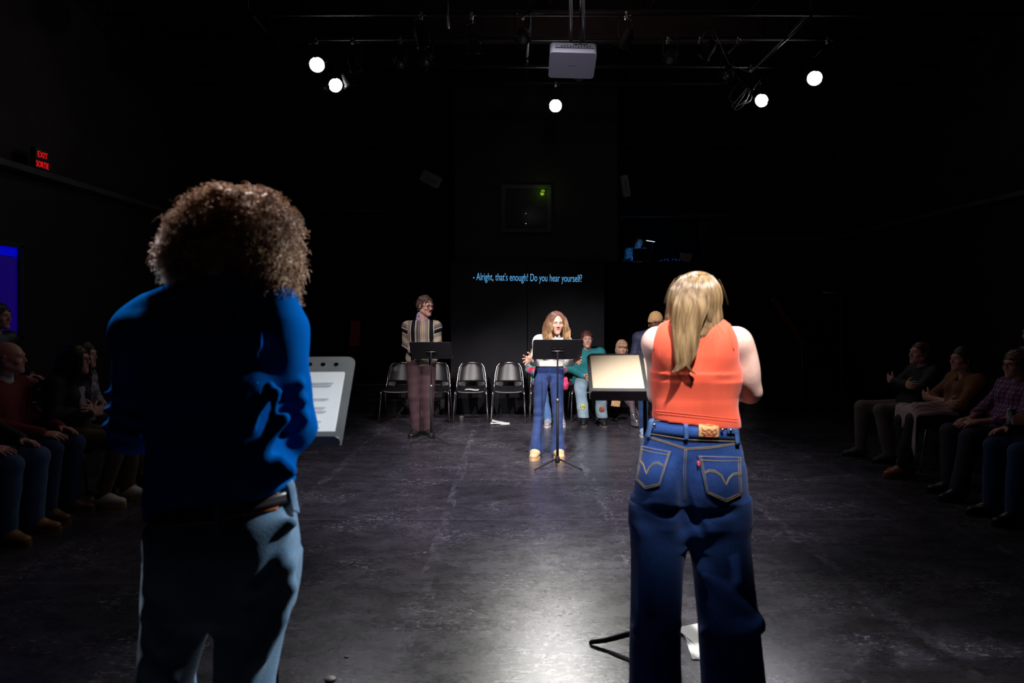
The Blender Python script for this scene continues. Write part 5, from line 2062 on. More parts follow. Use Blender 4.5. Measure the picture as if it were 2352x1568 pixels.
    pts = curls(co[pick], no[pick], .034, 1.8, .006, 16, rng, .3)
    tag(strands('stray_curls', pts, taper(16, .0006, .5), hm, ho), kind='stuff')
    return root


import time as _t
_t0 = _t.time()
ow = orange_woman()
print('orange', _t.time() - _t0)
cm = curly_man()
print('curly', _t.time() - _t0)
# ------------------------------------------------------------------ the other people
def scaleJ(J, s):
    for k, v in J.items():
        if isinstance(v, Vector):
            J[k] = v * s
    J['scale'] = s
    return J


LIPS = mat('lips', (.45, .15, .13), .4)


def person(loc, rz, label, J, skin, res=.008, hs=1.0, fem=False, mouth=0.0, hands=None, hres=.0045, headres=.0038, lip=None, w=1.0, d=1.0, neckr=.050, group=None, legs=True, bust=0.0, eye=True, iris=(.10, .05, .02), brow=(.06, .03, .02), down=0.0, handsc=1.0):
    root = empty('person', loc, rz, label, 'person', group)
    S = SDF()
    add_head(S, J, hs, fem, mouth, down)
    add_neck(S, J, neckr)
    torso(S, J, -.012, .05, w, d, bust=bust)
    patches = [(J['head'] + V3(-.115, -.145, -.15), J['head'] + V3(.115, .15, .16), headres)]
    for sd in 'LR':
        arm(S, J, sd, -.006)
        if legs:
            leg(S, J, sd, -.012, .02, .93)
            an = J['an' + sd]
            fw = Matrix.Rotation(J['toe' + sd], 3, 'Z') @ V3(0, -1, 0)
            S.cap(an + V3(0, 0, -.03), an + fw * .10 + V3(0, 0, -.045), .028, .022, .02)
        if hands and sd in hands:
            h = hands[sd]
            hand(S, J['wr' + sd], h[0], h[1], h[2], h[3] if len(h) > 3 else .4, h[4] if len(h) > 4 else .08, handsc, h[5] if len(h) > 5 else None)
            c = J['wr' + sd] + Vector(h[0]).normalized() * .09
            patches.append((c - V3(.115, .115, .115), c + V3(.115, .115, .115), hres))
    # patches must not overlap: keep the first of any overlapping pair, merge the rest
    keep = []
    for pt in patches:
        for q in keep:
            if all(pt[0][i] < q[1][i] and pt[1][i] > q[0][i] for i in range(3)):
                if q is not patches[0]:
                    keep.remove(q)
                    keep.append((V3(*[min(pt[0][i], q[0][i]) for i in range(3)]), V3(*[max(pt[1][i], q[1][i]) for i in range(3)]), min(pt[2], q[2])))
                break
        else:
            keep.append(pt)
    sdf_obj('body', S, [skin, lip or LIPS], root, res, keep, skin_paint(J, hs))
    if eye:
        eyes(J, root, hs, iris, down, brow)
    return root


def top_garment(root, J, m, name='sweater', i=.016, sl=.014, to=.93, hem=.9, w=1.0, d=1.0, res=.0075, wr=.003, wf=(14, 12, 16), collar=None, seed=1, bag=0.0, cut=None, bust=0.0, cuffflare=0.0, sharp=False):
    S = SDF()
    torso(S, J, i, .05, w, d, bust=bust)
    for sd in 'LR':
        sh, el, wr_ = J['sh' + sd], J['el' + sd], J['wr' + sd]
        S.ell(sh, (.052 + i,) * 3, None, .04)
        S.cap(sh, el, .050 + sl + bag, .043 + sl + bag, .03)
        e = el.lerp(wr_, to)
        S.cap(el, e, .043 + sl + bag, .030 + sl * .7 + cuffflare, .025)
    if collar:
        S.cap(J['neck'] + V3(0, 0, -.02), J['neck'] + V3(0, -.004, collar), .062, .060, .015)
    S.wrin(wr, wf, seed, n=5, warp=1.4, sharp=sharp)
    if hem is not None:
        S.plane((0, 0, hem), (0, 0, -1), lo=(J['pelvis'].x - .26, -.35, -1), hi=(J['pelvis'].x + .26, .35, hem + .02))
    if cut:
        cut(S)
    return sdf_obj(name, S, m, root, res)


def pants(root, J, m, name='trousers', i=.012, i2=.016, i3=.02, res=.0075, waist=None, seed=2, wr=.003, wf=(12, 12, 18), hemz=None, flare=0.0, t=1.0, extra=None, w=1.0, d=1.0, lk=.02):
    S = SDF()
    pl = J['pelvis']
    S.cap(pl - V3(.060 * w, 0, 0), pl + V3(.060 * w, 0, 0), .112 * d + i, k=.02, flat=(0, 1, 0), ff=.92)
    if waist:
        for s in (-1, 1):
            S.cap(pl + V3(s * .052 * w, 0, 0), J['waist'] + V3(s * .045 * w, 0, 0), .102 * d + i, .090 * d + i, .04, (0, 1, 0), .92)
    for sd in 'LR':
        hp, kn, an = J['hip' + sd], J['kn' + sd], J['an' + sd]
        S.cap(hp, kn, .084 * t + i, .056 * t + i2, lk)
        if flare:
            m_ = kn.lerp(an, .35)
            S.cap(kn, m_, .056 * t + i2, .048 * t + i2, .02)
            S.cap(m_, an + V3(0, 0, -.04), .048 * t + i2, .040 + flare, .02)
        else:
            S.cap(kn, an, .054 * t + i2, .040 + i3, .02)
    if extra:
        extra(S)
    S.wrin(wr, wf, seed, n=5, warp=1.5)
    for sd in 'LR':
        an = J['an' + sd]
        hz = (an.z - .045) if hemz is None else hemz
        S.plane((0, 0, hz), (0, 0, -1), lo=(an.x - .14, an.y - .16, an.z - .25), hi=(an.x + .14, an.y + .16, an.z + .1))
    if waist:
        S.plane((0, 0, waist), (0, 0, 1), lo=(-.4, -.4, waist - .05))
    return sdf_obj(name, S, m, root, res)


def at_px(px, d):
    return (px - CX) * d / F


# ---- centre: woman in white leaning over her stand
J = stand_J()
J.update(pelvis=V3(.0, .04, .925), waist=V3(.0, .03, 1.05), chest=V3(.012, -.03, 1.185), neck=V3(.035, -.075, 1.325), head=V3(.065, -.135, 1.455),
         shL=V3(.168, -.05, 1.255), shR=V3(-.112, -.05, 1.255), elL=V3(.215, -.0, 1.035), elR=V3(-.160, .0, 1.04), wrL=V3(.240, -.21, 1.075), wrR=V3(-.19, -.23, 1.075),
         hipL=V3(.078, .02, .87), hipR=V3(-.082, .02, .87), knL=V3(.088, -.01, .50), knR=V3(-.115, -.01, .50), anL=V3(.093, .03, .09), anR=V3(-.142, .03, .09),
         hpitch=.16, hyaw=.16, toeL=.12, toeR=-.22)
cw = person((at_px(1262, 7.32), 7.32, 0), 0, 'woman in white top and flared jeans leaning over the centre music stand, hands spread', J, SKIN_WARM, .0075, .97, True, .006,
            dict(R=((-.62, -.55, -.02), (-.10, -.15, 1), (-.1, -1, .1), .25, .26), L=((.55, -.75, -.1), (0, 0, 1), (-.7, -.5, 0), .35, .16)), bust=.01, down=.5, headres=.0032, brow=(.09, .045, .03), neckr=.046, w=.92, d=.92)
m_wt = mat('white_top', (.72, .72, .68), .75, bump=.2, bscale=300, spec=.2)
top_garment(cw, J, m_wt, 'top', .010, .010, .95, 0.985, .92, .92, .006, .0022, (10, 10, 36), seed=4, bust=.012)
m_bj = denim('blue_jeans', (.016, .036, .125), (.045, .080, .23))
jn = pants(cw, J, m_bj, 'jeans', .002, .006, .012, .006, 1.0, 5, .0022, (14, 14, 34), .045, .040, .92, w=.86, d=.90)
MB().tube([V3(0, -.074, .985), V3(-.002, -.082, .93), V3(-.002, -.080, .88)], .004, 6).build('fly_seam', mat('denim_loops', (.03, .09, .25), .8), jn)
shoes(J, cw, mat('clog_tan', (.62, .42, .22), .6), mat('clog_sole', (.55, .36, .18), .7), thick=.03, chunky=.15)
hw = hair_mat('hair_honey', (.30, .15, .075), (.70, .45, .22), .42, 60, (1, 1, .3))
nt = hw.node_tree
tc = node(nt, 'ShaderNodeTexCoord')
spx = node(nt, 'ShaderNodeSeparateXYZ')
nt.links.new(tc.outputs['Object'], spx.inputs[0])
mr = node(nt, 'ShaderNodeMapRange')
for i_, q_ in ((1, 1.36), (2, 1.53), (3, 1.0), (4, 0.0)):
    mr.inputs[i_].default_value = q_
nt.links.new(spx.outputs[2], mr.inputs[0])
mx = node(nt, 'ShaderNodeMix', data_type='RGBA')
nt.links.new(mr.outputs[0], mx.inputs[0])
mx.inputs[6].default_value = (.14, .055, .035, 1)
nt.links.new(nt.nodes['Principled BSDF'].inputs['Base Color'].links[0].from_socket, mx.inputs[7])
nt.links.new(mx.outputs[2], nt.nodes['Principled BSDF'].inputs['Base Color'])
hb = scalp(J, cw, hw, .97, .003, face=(0, -.112, -.042), fr=(.060, .065, .084), bump=.001, freq=70)
shs = [(J['shL'], J['neck'] + V3(.03, 0, -.05), .062), (J['shR'], J['neck'] + V3(-.03, 0, -.05), .062), (J['neck'], J['head'] + V3(0, .02, -.05), .055)]
rng = np.random.default_rng(3)
pts = flow(J, 3200, 24, .33, .97, .30, rx=(.082, .104, .094), zmin=-.15, ymin=-.62, wave=.018, wfreq=8, shoulder=shs, rng=rng, lenvar=.35, part=.012, back=.05)
fr_ = []
R_, c_ = np.array(head_R(J)), np.array(J['head'])
st_ = rng.normal(size=(6000, 3))
st_ /= np.linalg.norm(st_, axis=1, keepdims=True)
st_ = st_[(st_[:, 2] > .45) & (st_[:, 1] > -.75)][:1300]
pts = np.concatenate([pts, flow(J, len(st_), 24, .37, .97, .25, rx=(.082, .104, .094), wave=.018, wfreq=8, shoulder=shs, rng=rng, lenvar=.35, part=.012, back=.02, start=st_)])
q = (pts - c_) @ R_
bad = ((np.abs(q[:, :, 0]) < .052) & (q[:, :, 1] < -.04) & (q[:, :, 2] < .042)).any(axis=1)
strands('hair_strands', pts[~bad], taper(24, .0015, .4), hw, hb)

# ---- man in the striped sweater
J = scaleJ(stand_J(), 1.045)
J.update(head=V3(.055, -.03, 1.645), hyaw=.85, hpitch=.12, hroll=.0, shL=V3(.178, -.0, 1.385), shR=V3(-.172, .03, 1.385), elL=V3(.200, .02, 1.14), elR=V3(-.192, .05, 1.14),
         wrL=V3(.10, -.20, 1.10), wrR=V3(-.10, -.19, 1.09), anR=V3(-.065, .02, .09), anL=V3(.075, .06, .09), knL=V3(.080, .0, .51), knR=V3(-.085, -.01, .51),
         hipL=V3(.080, 0, .93), hipR=V3(-.085, 0, .93), toeR=-.35, toeL=.45, neck=V3(.012, .0, 1.475))
sm = person((at_px(968, 8.6), 8.6, 0), 0, 'man with glasses and moustache in a striped sweater, looking towards the woman in white', J, SKIN_ROSE, .008, 1.02, False, 0,
            dict(R=((.5, -.8, 0), (0, 0, 1), (1, .3, 0), .5), L=((-.5, -.8, 0), (0, 0, 1), (-1, .3, 0), .5)), neckr=.054, brow=(.05, .025, .02))
m_sw = mat('striped_knit', (.5, .5, .5), .85, bump=.25, bscale=220, spec=.15)
nt = m_sw.node_tree
tc = node(nt, 'ShaderNodeTexCoord')
spx = node(nt, 'ShaderNodeSeparateXYZ')
nz = node(nt, 'ShaderNodeTexNoise')
nz.inputs['Scale'].default_value = 6
nt.links.new(tc.outputs['Object'], nz.inputs['Vector'])
nt.links.new(tc.outputs['Object'], spx.inputs[0])
wob = M_(nt, 'MULTIPLY', M_(nt, 'SUBTRACT', nz.outputs['Fac'], .5), .02)
xs_ = M_(nt, 'ADD', spx.outputs[0], wob)
# sleeves: bands run across; body: bands run down
ax_ = M_(nt, 'ABSOLUTE', spx.outputs[0])
slope = M_(nt, 'ADD', M_(nt, 'MULTIPLY', spx.outputs[2], .10), .035)      # body edge about 0.155..0.185
slv = M_(nt, 'GREATER_THAN', ax_, slope)
zz_ = M_(nt, 'ADD', M_(nt, 'MULTIPLY', ax_, -.35), M_(nt, 'MULTIPLY', spx.outputs[2], 1.0))
coord = M_(nt, 'ADD', M_(nt, 'MULTIPLY', M_(nt, 'SUBTRACT', 1, slv), xs_), M_(nt, 'MULTIPLY', slv, M_(nt, 'ADD', zz_, wob)))
fr = M_(nt, 'FRACT', M_(nt, 'ADD', M_(nt, 'DIVIDE', coord, .225), .20))
rp = node(nt, 'ShaderNodeValToRGB')
rp.color_ramp.interpolation = 'CONSTANT'
blk, cre, gry, tan, mix_ = (.006, .005, .007), (.60, .55, .46), (.13, .105, .11), (.36, .27, .16), (.20, .16, .14)
stops = [(0, blk), (.035, gry), (.17, blk), (.195, cre), (.225, blk), (.25, tan), (.40, blk), (.425, cre), (.455, blk), (.475, mix_), (.62, blk), (.64, cre), (.675, blk), (.90, cre), (.935, blk), (.955, mix_)]
els = rp.color_ramp.elements
els[0].position, els[0].color = 0, (*blk, 1)
els[1].position, els[1].color = stops[1][0], (*stops[1][1], 1)
for po, cc in stops[2:]:
    e = els.new(po)
    e.color = (*cc, 1)
nt.links.new(fr, rp.inputs[0])
nt.links.new(rp.outputs[0], nt.nodes['Principled BSDF'].inputs['Base Color'])
sw = top_garment(sm, J, m_sw, 'sweater', .022, .018, .95, .885, 1.05, 1.0, .007, .0045, (9, 9, 14), seed=8, cut=lambda S: S.ell(J['neck'] + V3(0, -.02, .055), (.066, .085, .055), None, .008, sub=True))
S = SDF()
S.cap(J['neck'] + V3(-.03, -.01, .0), J['neck'] + V3(-.02, .0, .048), .050, .054, .01)
S.cap(J['neck'] + V3(.03, -.01, .0), J['neck'] + V3(.02, .0, .040), .050, .052, .01)
S.cap(J['neck'] + V3(.035, -.09, -.02), J['neck'] + V3(.03, -.06, .07), .03, .03, .005, sub=True)
sdf_obj('shirt_collar', S, mat('floral_collar', (.10, .04, .12), .8, col2=(.55, .45, .55), vscale=70), sm, .005)
pants(sm, J, mat('maroon_trousers', (.050, .022, .028), .8, var=.15, bump=.1, bscale=300), 'trousers', .018, .028, .026, .008, .98, 6, .003, (10, 10, 16), .06, 0, 1.0)
shoes(J, sm, mat('shoe_black', (.012, .012, .012), .35), m_matblk)
mh = hair_mat('hair_dark_brown', (.035, .016, .012), (.16, .09, .065), .42, 60, (1, 1, 1))
hb = scalp(J, sm, mh, 1.02, .005, bump=.006, freq=95, face=(0, -.112, -.048), low=-.06)
me = hb.data
co = np.array([v.co[:] for v in me.vertices])
no = np.array([v.normal[:] for v in me.vertices])
q = (co - np.array(J['head'])) @ np.array(head_R(J))
ok = np.nonzero((q[:, 2] > .0) & (np.linalg.norm(q, axis=1) > .085))[0]
pk = rng.choice(ok, 900)
strands('locks', curls(co[pk] - no[pk] * .006, no[pk], .020, .8, .005, 8, rng, .3), taper(8, .0016, .4), mh, hb)
hR_ = head_R(J)
B = MB()
hq = lambda x_, y_, z_: J['head'] + hR_ @ (V3(x_, y_, z_) * 1.02)
B.tube([hq(-.026, -.088, -.053), hq(-.012, -.100, -.044), hq(0, -.103, -.0425), hq(.012, -.100, -.044), hq(.026, -.088, -.053)], [.0025, .0048, .0045, .0048, .0025], 8)
B.build('moustache', mh, sm)
glasses(J, sm, mat('glasses_dark', (.03, .012, .01), .25), 1.02)

# ---- woman in navy, half hidden by the woman in orange
J = scaleJ(stand_J(), .945)
J.update(head=V3(.055, -.05, 1.445), hpitch=.32, hyaw=.05, hroll=.08, shL=V3(.165, .0, 1.245), shR=V3(-.158, .0, 1.245), elL=V3(.22, .0, 1.01), elR=V3(-.212, .0, 1.01), wrL=V3(.10, -.24, 1.02), wrR=V3(-.07, -.23, 1.0), neck=V3(.02, .0, 1.335),
         anR=V3(-.09, .0, .09), anL=V3(.12, .0, .09))
nw = person((at_px(1494, 8.7), 8.7, 0), 0, 'standing woman with short blonde hair and navy shirt, half hidden by the woman in orange', J, SKIN_DARK, .008, .97, True, .003,
            dict(R=((.5, -.8, 0), (0, 0, 1), (1, .3, 0), .5), L=((-.5, -.8, 0), (0, 0, 1), (-1, .3, 0), .5)), bust=.012, down=.5, lip=mat('lips_dark', (.20, .05, .05), .35), brow=(.02, .01, .008), neckr=.047)
ns = top_garment(nw, J, mat('navy_shirt', (.009, .013, .042), .7, bump=.1, bscale=200), 'shirt', .014, .013, .95, .84, 1.05, 1.0, .008, .004, (9, 9, 12), seed=10, bust=.01,
                 cut=lambda S: S.ell(J['neck'] + V3(0, -.06, .02), (.035, .06, .07), None, .01, sub=True))
B = MB()
for s in (-1, 1):
    B.prism([(0, 0), (.060, -.012), (.070, -.05), (.012, -.058)], -.004, .004, Matrix.Translation(J['neck'] + V3(s * .012, -.066, .035)) @ Matrix.Diagonal((s, 1, 1, 1)) @ Matrix.Rotation(PI / 2 - .4, 4, 'X'))
B.build('collar', mat('navy_shirt', (.009, .013, .042), .7), ns)
pants(nw, J, denim('navy_woman_jeans', (.010, .028, .09), (.02, .05, .14)), 'jeans', .006, .010, .014, .008, .96, 7, .003, (12, 12, 20), .05)
shoes(J, nw, mat('sneaker_blue', (.25, .35, .5), .5), mat('sole_white', (.55, .55, .55), .6))
hb = scalp(J, nw, mat('hair_bleached', (.68, .42, .19), .8, col2=(.50, .28, .12), vscale=60), .97, .014, face=(0, -.100, -.050), fr=(.072, .065, .088), bump=.003, freq=260, low=-.012)
scalp(J, nw, mat('hair_black_fade', (.012, .007, .006), .8), .97, .001, face=(0, -.108, -.035), bump=.0005, low=-.05, name='hair_fade')
for s in (-1, 1):
    hr = head_R(J)
    c = J['head'] + hr @ V3(s * .079, .0, -.055)
    MB().tube([c + hr @ V3(.003 * math.sin(a), .020 * math.sin(a), .024 * math.cos(a)) for a in np.linspace(0, 2 * PI, 20)[:-1]], .0022, 6, closed=True).build('earring', mat('gold', (.8, .55, .2), .25, metal=1), nw)

# ---- seated in the rear row
def seated(px, d, label, J, skin, **kw):
    rz = kw.pop('rz', 0.0)
    x_ = kw.pop('x', None)
    z_ = kw.pop('z', 0.0)
    return person((at_px(px, d) if x_ is None else x_, d, z_), rz, label, J, skin, **kw)


lap = dict(R=((.75, -.5, -.25), (0, -.6, .6), (0, 0, -1), .35), L=((-.75, -.5, -.25), (0, -.6, .6), (0, 0, -1), .35))
J = sit_J()
J.update(pelvis=V3(-.02, .06, .56), waist=V3(-.01, .07, .69), chest=V3(0, .05, .87), neck=V3(0, .04, 1.02), head=V3(-.012, -.0, 1.175), wrL=V3(.075, -.20, .665), wrR=V3(-.085, -.18, .665), elR=V3(-.26, .03, .76), elL=V3(.24, .03, .76),
         shL=V3(.185, .04, .985), shR=V3(-.19, .04, .985), knR=V3(-.15, -.40, .53), knL=V3(.12, -.42, .52), anR=V3(-.105, -.44, .09), anL=V3(.145, -.46, .09), toeR=-.15, toeL=.1)
tm = seated(1350, 9.9, 'seated man in a teal sweater and pale jeans with flower patches, hands folded', J, SKIN_ROSE, hands=dict(R=((.8, -.35, -.2), (0, -.6, .6), (0, 0, -1), .45), L=((-.8, -.25, -.1), (0, -.6, .6), (0, 0, -1), .45)), brow=(.06, .03, .02), res=.009)
top_garment(tm, J, mat('teal_knit', (.012, .20, .22), .85, bump=.25, bscale=200, col2=(.008, .14, .16), vscale=12), 'sweater', .026, .022, .96, .53, 1.05, 1.0, .008, .005, (10, 10, 14), seed=12)
m_pj = denim('pale_patch_jeans', (.20, .30, .38), (.34, .45, .52))
pj = pants(tm, J, m_pj, 'jeans', .018, .026, .038, .009, None, 9, .005, (12, 12, 16), .11)
for (c, col, nm) in ((V3(-.125, -.505, .27), (.55, .52, .10), 'flower_patch'), (V3(.135, -.535, .24), (.55, .11, .04), 'flower_patch')):
    B = MB()
    for k in range(8):
        a = k * PI / 4
        B.tube([c, c + V3(.038 * math.cos(a), -.004, .045 * math.sin(a))], [.012, .006], 6)
    fp = B.build(nm, mat('patch_%d' % int(col[0] * 100 + col[1] * 1000), col, .8, var=.3, vscale=40), pj)
    MB().lathe([(.001, -.006), (.012, 0), (.001, .006)], c + V3(0, -.012, 0), 10, Matrix.Rotation(PI / 2, 3, 'X')).build('flower_centre', mat('patch_leaf', (.16, .30, .06), .8), fp)
shoes(J, tm, mat('shoe_black', (.012, .012, .012), .35), mat('sole_grey', (.14, .13, .12), .6), thick=.028)
mh2 = hair_mat('hair_auburn', (.05, .014, .010), (.14, .05, .03), .5, 60, (1, 1, 1))
scalp(J, tm, mh2, 1, .010, bump=.003, freq=90, face=(0, -.108, -.048), low=-.04)

J = scaleJ(sit_J(), .90)
J.update(head=V3(-.03, -.01, 1.045), hs=1)
J['anL'] = V3(.06, -.44, .11)
J['anR'] = V3(.16, -.36, .11)
J['knL'] = V3(.03, -.38, .50)
bw = seated(1433, 9.9, 'seated smiling woman with a blonde fringe, patterned tights and silver boots', J, SKIN_WARM, hands=lap, hs=.93, fem=True, res=.009, bust=.01, neckr=.044, brow=(.2, .1, .06))
top_garment(bw, J, mat('dark_jacket', (.018, .015, .020), .7), 'jacket', .020, .016, .95, .46, .95, .95, .009, .003, seed=14)
pants(bw, J, mat('floral_tights', (.020, .014, .020), .7, col2=(.30, .20, .24), vscale=90), 'tights', .0, .0, -.004, .008, None, 9, .0, hemz=.10, t=.85)
shoes(J, bw, mat('silver_boot', (.60, .56, .60), .22, metal=.9, bump=.2, bscale=30), mat('silver_sole', (.5, .48, .5), .3, metal=.8), boot=.06, thick=.045, chunky=.1, laces=mat('sole_grey', (.14, .13, .12), .6))
hbl = hair_mat('hair_ash_blonde', (.34, .18, .12), (.55, .36, .24), .5, 60, (1, 1, .2))


def bob(S, c, R):
    S.ell(c + R @ V3(0, .03, -.04), (.088, .08, .085), R, .03)


hb = scalp(J, bw, hbl, .93, .018, face=(0, -.118, -.052), fr=(.062, .075, .085), bump=.002, freq=60, low=-.125, more=bob)
B = MB()
hr = head_R(J)
for k in range(15):
    a = (k - 7) / 7
    B.tube([J['head'] + hr @ (V3(a * .055, -.080 + .02 * a * a, .085) * .93), J['head'] + hr @ (V3(a * .060, -.108 + .028 * a * a, .055) * .93), J['head'] + hr @ (V3(a * .062, -.112 + .03 * a * a, .026) * .93)], [.006, .006, .003], 6)
B.build('fringe', hbl, hb)
o = MB().prism([(-.07, -.045), (.05, -.06), (.07, .02), (-.05, .05)], -.02, .02, Matrix.Translation(P(1414, 925, 9.60)) @ Matrix.Rotation(PI / 2 - .3, 4, 'X')).build('paper_bag', mat('kraft', (.40, .22, .08), .6, var=.3, vscale=20))
tag(o, 'small brown paper packet hanging beside the woman with silver boots', 'packet')

J = sit_J()
J.update(pelvis=V3(-.02, .06, .56), head=V3(.02, -.02, 1.14), elR=V3(-.255, -.02, .76), elL=V3(.225, .02, .74), knR=V3(-.10, -.44, .53), knL=V3(.10, -.44, .53), anR=V3(-.02, -.46, .09), anL=V3(.16, -.40, .09), wrR=V3(-.12, -.26, .66), wrL=V3(.12, -.26, .66))
fl = seated(1258, 9.9, 'person in a bright flowery sleeve, jeans and sneakers seated behind the woman in white', J, SKIN_WARM, hands=lap, res=.010, headres=.006)
m_fl = mat('flower_fabric', (.5, .5, .5), .75)
nt = m_fl.node_tree
tc = node(nt, 'ShaderNodeTexCoord')
vo = node(nt, 'ShaderNodeTexVoronoi')
vo.inputs['Scale'].default_value = 26
nt.links.new(tc.outputs['Object'], vo.inputs['Vector'])
hs_ = node(nt, 'ShaderNodeValToRGB')
hs_.color_ramp.interpolation = 'CONSTANT'
cols = [(.02, .30, .26), (.55, .03, .05), (.25, .08, .30), (.60, .30, .08), (.05, .45, .30), (.65, .10, .22)]
hs_.color_ramp.elements[0].color = (*cols[0], 1)
hs_.color_ramp.elements[1].position = .85
hs_.color_ramp.elements[1].color = (*cols[5], 1)
for k in range(1, 5):
    e = hs_.color_ramp.elements.new(.17 * k)
    e.color = (*cols[k], 1)
sx_ = node(nt, 'ShaderNodeSeparateXYZ')
nt.links.new(vo.outputs['Color'], sx_.inputs[0])
nt.links.new(sx_.outputs[0], hs_.inputs[0])
nt.links.new(hs_.outputs[0], nt.nodes['Principled BSDF'].inputs['Base Color'])
top_garment(fl, J, m_fl, 'blouse', .024, .026, .95, .52, 1.05, 1.0, .009, .005, seed=15)
pants(fl, J, denim('mid_jeans', (.06, .14, .32), (.10, .20, .40)), 'jeans', .010, .014, .014, .009, None, 9, .003)
shoes(J, fl, mat('sneaker_grey', (.30, .30, .32), .5), mat('sole_white', (.55, .55, .55), .6), laces=m_paper)
scalp(J, fl, mh2, 1, .012, bump=.003)
S = SDF()
S.ell((0, 0, .085), (.062, .06, .085), None, .0)
S.ell((.01, -.01, .15), (.035, .03, .05), None, .03)
S.wrin(.006, (40, 40, 40), 5)
S.plane((0, 0, .004), (0, 0, -1))
o = sdf_obj('pink_bag', S, mat('pink_cloth', (.70, .05, .16), .7, var=.3, vscale=20), None, .006)
o.location = (ROWX[4] + .262, 9.80, .452)
tag(o, 'bright pink cloth bag on the rear row beside the woman in white', 'bag')

# ---- audience: left side faces +X, right side faces -X
def aud(x_, y_, side, label, J, skin, **kw):
    rz = PI / 2 if side == 'L' else -PI / 2
    z_ = kw.pop('z', 0.0)
    yaw = kw.pop('yaw', 0.0)
    kw.setdefault('res', .011)
    kw.setdefault('headres', .0055)
    kw.setdefault('hres', .006)
    return person((x_, y_, z_), rz + yaw, label, J, skin, **kw)


def lazy(J, f=.06, down=.05):
    """a slouched sitter: hips forward, back leaning"""
    J['pelvis'] += V3(0, -f, 0)
    for k in ('chest', 'shL', 'shR', 'neck'):
        J[k] += V3(0, .05, -down)
    J['head'] += V3(0, .05, -down - .01)
    for k in ('elL', 'elR'):
        J[k] += V3(0, .02, -down)
    return J


m_navy = denim('navy_jeans', (.02, .05, .12), (.035, .08, .18))
m_tan = mat('tan_leather', (.30, .17, .06), .45, var=.15, vscale=12)
thigh = dict(R=((.15, -1, -.15), (.8, 0, .2), (0, 0, -1), .22), L=((-.15, -1, -.15), (-.8, 0, .2), (0, 0, -1), .22))

# left row, nearest first
J = sit_J()
J.update(wrL=V3(.15, -.30, .65), wrR=V3(-.16, -.30, .65), head=V3(0, 0, 1.20))
a1 = aud(-3.80, 4.72, 'L', 'person at the left edge in dark jacket, blue jeans and tan shoes', J, SKIN_ROSE, hands=thigh)
top_garment(a1, J, mat('dark_jacket', (.018, .015, .020), .7), 'jacket', .024, .018, .95, .5, 1.05, 1, .011, .004, seed=31)
pants(a1, J, denim('audience_jeans', (.05, .12, .25), (.09, .18, .32)), 'jeans', .012, .018, .022, .011, None, 31)
shoes(J, a1, m_tan, mat('sole_tan', (.20, .12, .05), .7), res=.007)
scalp(J, a1, mh, 1, .010, bump=.003, res=.007)
o = MB().prism([(-.26, 0), (.20, 0), (.14, .46), (-.2, .48)], -.02, .02, Matrix.Translation((-3.62, 4.50, .0)) @ Matrix.Rotation(PI / 2, 4, 'X') @ Matrix.Rotation(.0, 4, 'Y')).build('red_cloth', mat('red_cloth', (.55, .015, .008), .75, var=.25, vscale=6))
tag(o, 'bright red cloth hanging to the floor at the left edge, beside the blue jeans', 'cloth')

J = sit_J()
J.update(wrL=V3(.13, -.32, .66), wrR=V3(-.10, -.34, .65), head=V3(0, -.02, 1.21), hyaw=.25)
a2 = aud(-3.86, 5.22, 'L', 'balding man in dark red sweater with white collar, left audience row', J, SKIN_ROSE, hands=thigh, brow=(.1, .07, .05))
top_garment(a2, J, mat('dark_red_sweater', (.16, .018, .016), .85), 'sweater', .030, .018, .96, .5, 1.1, 1.05, .011, .005, seed=32)
S = SDF()
S.cap(J['neck'] + V3(0, -.015, .0), J['neck'] + V3(0, -.01, .045), .064, .062, .01)
sdf_obj('collar', S, mat('collar_white', (.6, .6, .6), .7), a2, .006)
pants(a2, J, m_navy, 'jeans', .012, .018, .02, .011, None, 32)
shoes(J, a2, mat('brown_leather', (.16, .085, .04), .45), mat('sole_tan', (.20, .12, .05), .7), res=.007)
MB().lathe([(.032, -.008), (.035, -.004), (.035, .004), (.032, .008)], J['wrR'], 16, frame(J['wrR'] - J['elR'])).build('wristwatch', m_metal, a2)

J = sit_J()
J.update(head=V3(0, -.03, 1.17), wrL=V3(.02, -.16, .76), wrR=V3(-.05, -.19, .74), elL=V3(.22, .02, .74), elR=V3(-.22, .02, .74), knL=V3(.10, -.45, .53), knR=V3(-.09, -.45, .53), anL=V3(.09, -.40, .09), anR=V3(-.16, -.34, .09), toeL=.0, toeR=.1, hyaw=.15)
a3 = aud(-3.62, 5.62, 'L', 'woman with glasses, long dark hair, olive trousers and white sneakers, left audience row', J, SKIN_WARM, fem=True, hs=.97,
         hands=dict(L=((-.9, -.2, .1), (0, 0, 1), (0, 1, 0), .3), R=((.9, -.2, .1), (0, 0, 1), (0, 1, 0), .3)), bust=.01)
top_garment(a3, J, mat('dark_cardigan', (.020, .016, .018), .8), 'cardigan', .022, .016, .93, .5, 1, 1, .010, .004, seed=33, bust=.01)
B = MB()
B.box(J['chest'] + V3(0, -.135, -.06), (.09, .02, .26), Matrix.Rotation(-.1, 3, 'X'), bev=.008)
B.build('blouse', mat('grey_blouse', (.32, .28, .34), .7), a3)
pants(a3, J, mat('olive_trousers', (.10, .075, .045), .8, bump=.1, bscale=200), 'trousers', .008, .012, .014, .010, None, 33)
shoes(J, a3, mat('sneaker_white', (.62, .60, .54), .6), mat('sole_olive', (.36, .34, .12), .7), boot=.03, thick=.030, laces=m_paper, chunky=.1, res=.006)
hbk = hair_mat('hair_black', (.012, .008, .007), (.04, .024, .018), .45, 60, (1, 1, .2))
hb = scalp(J, a3, hbk, .97, .012, bump=.003, res=.007)
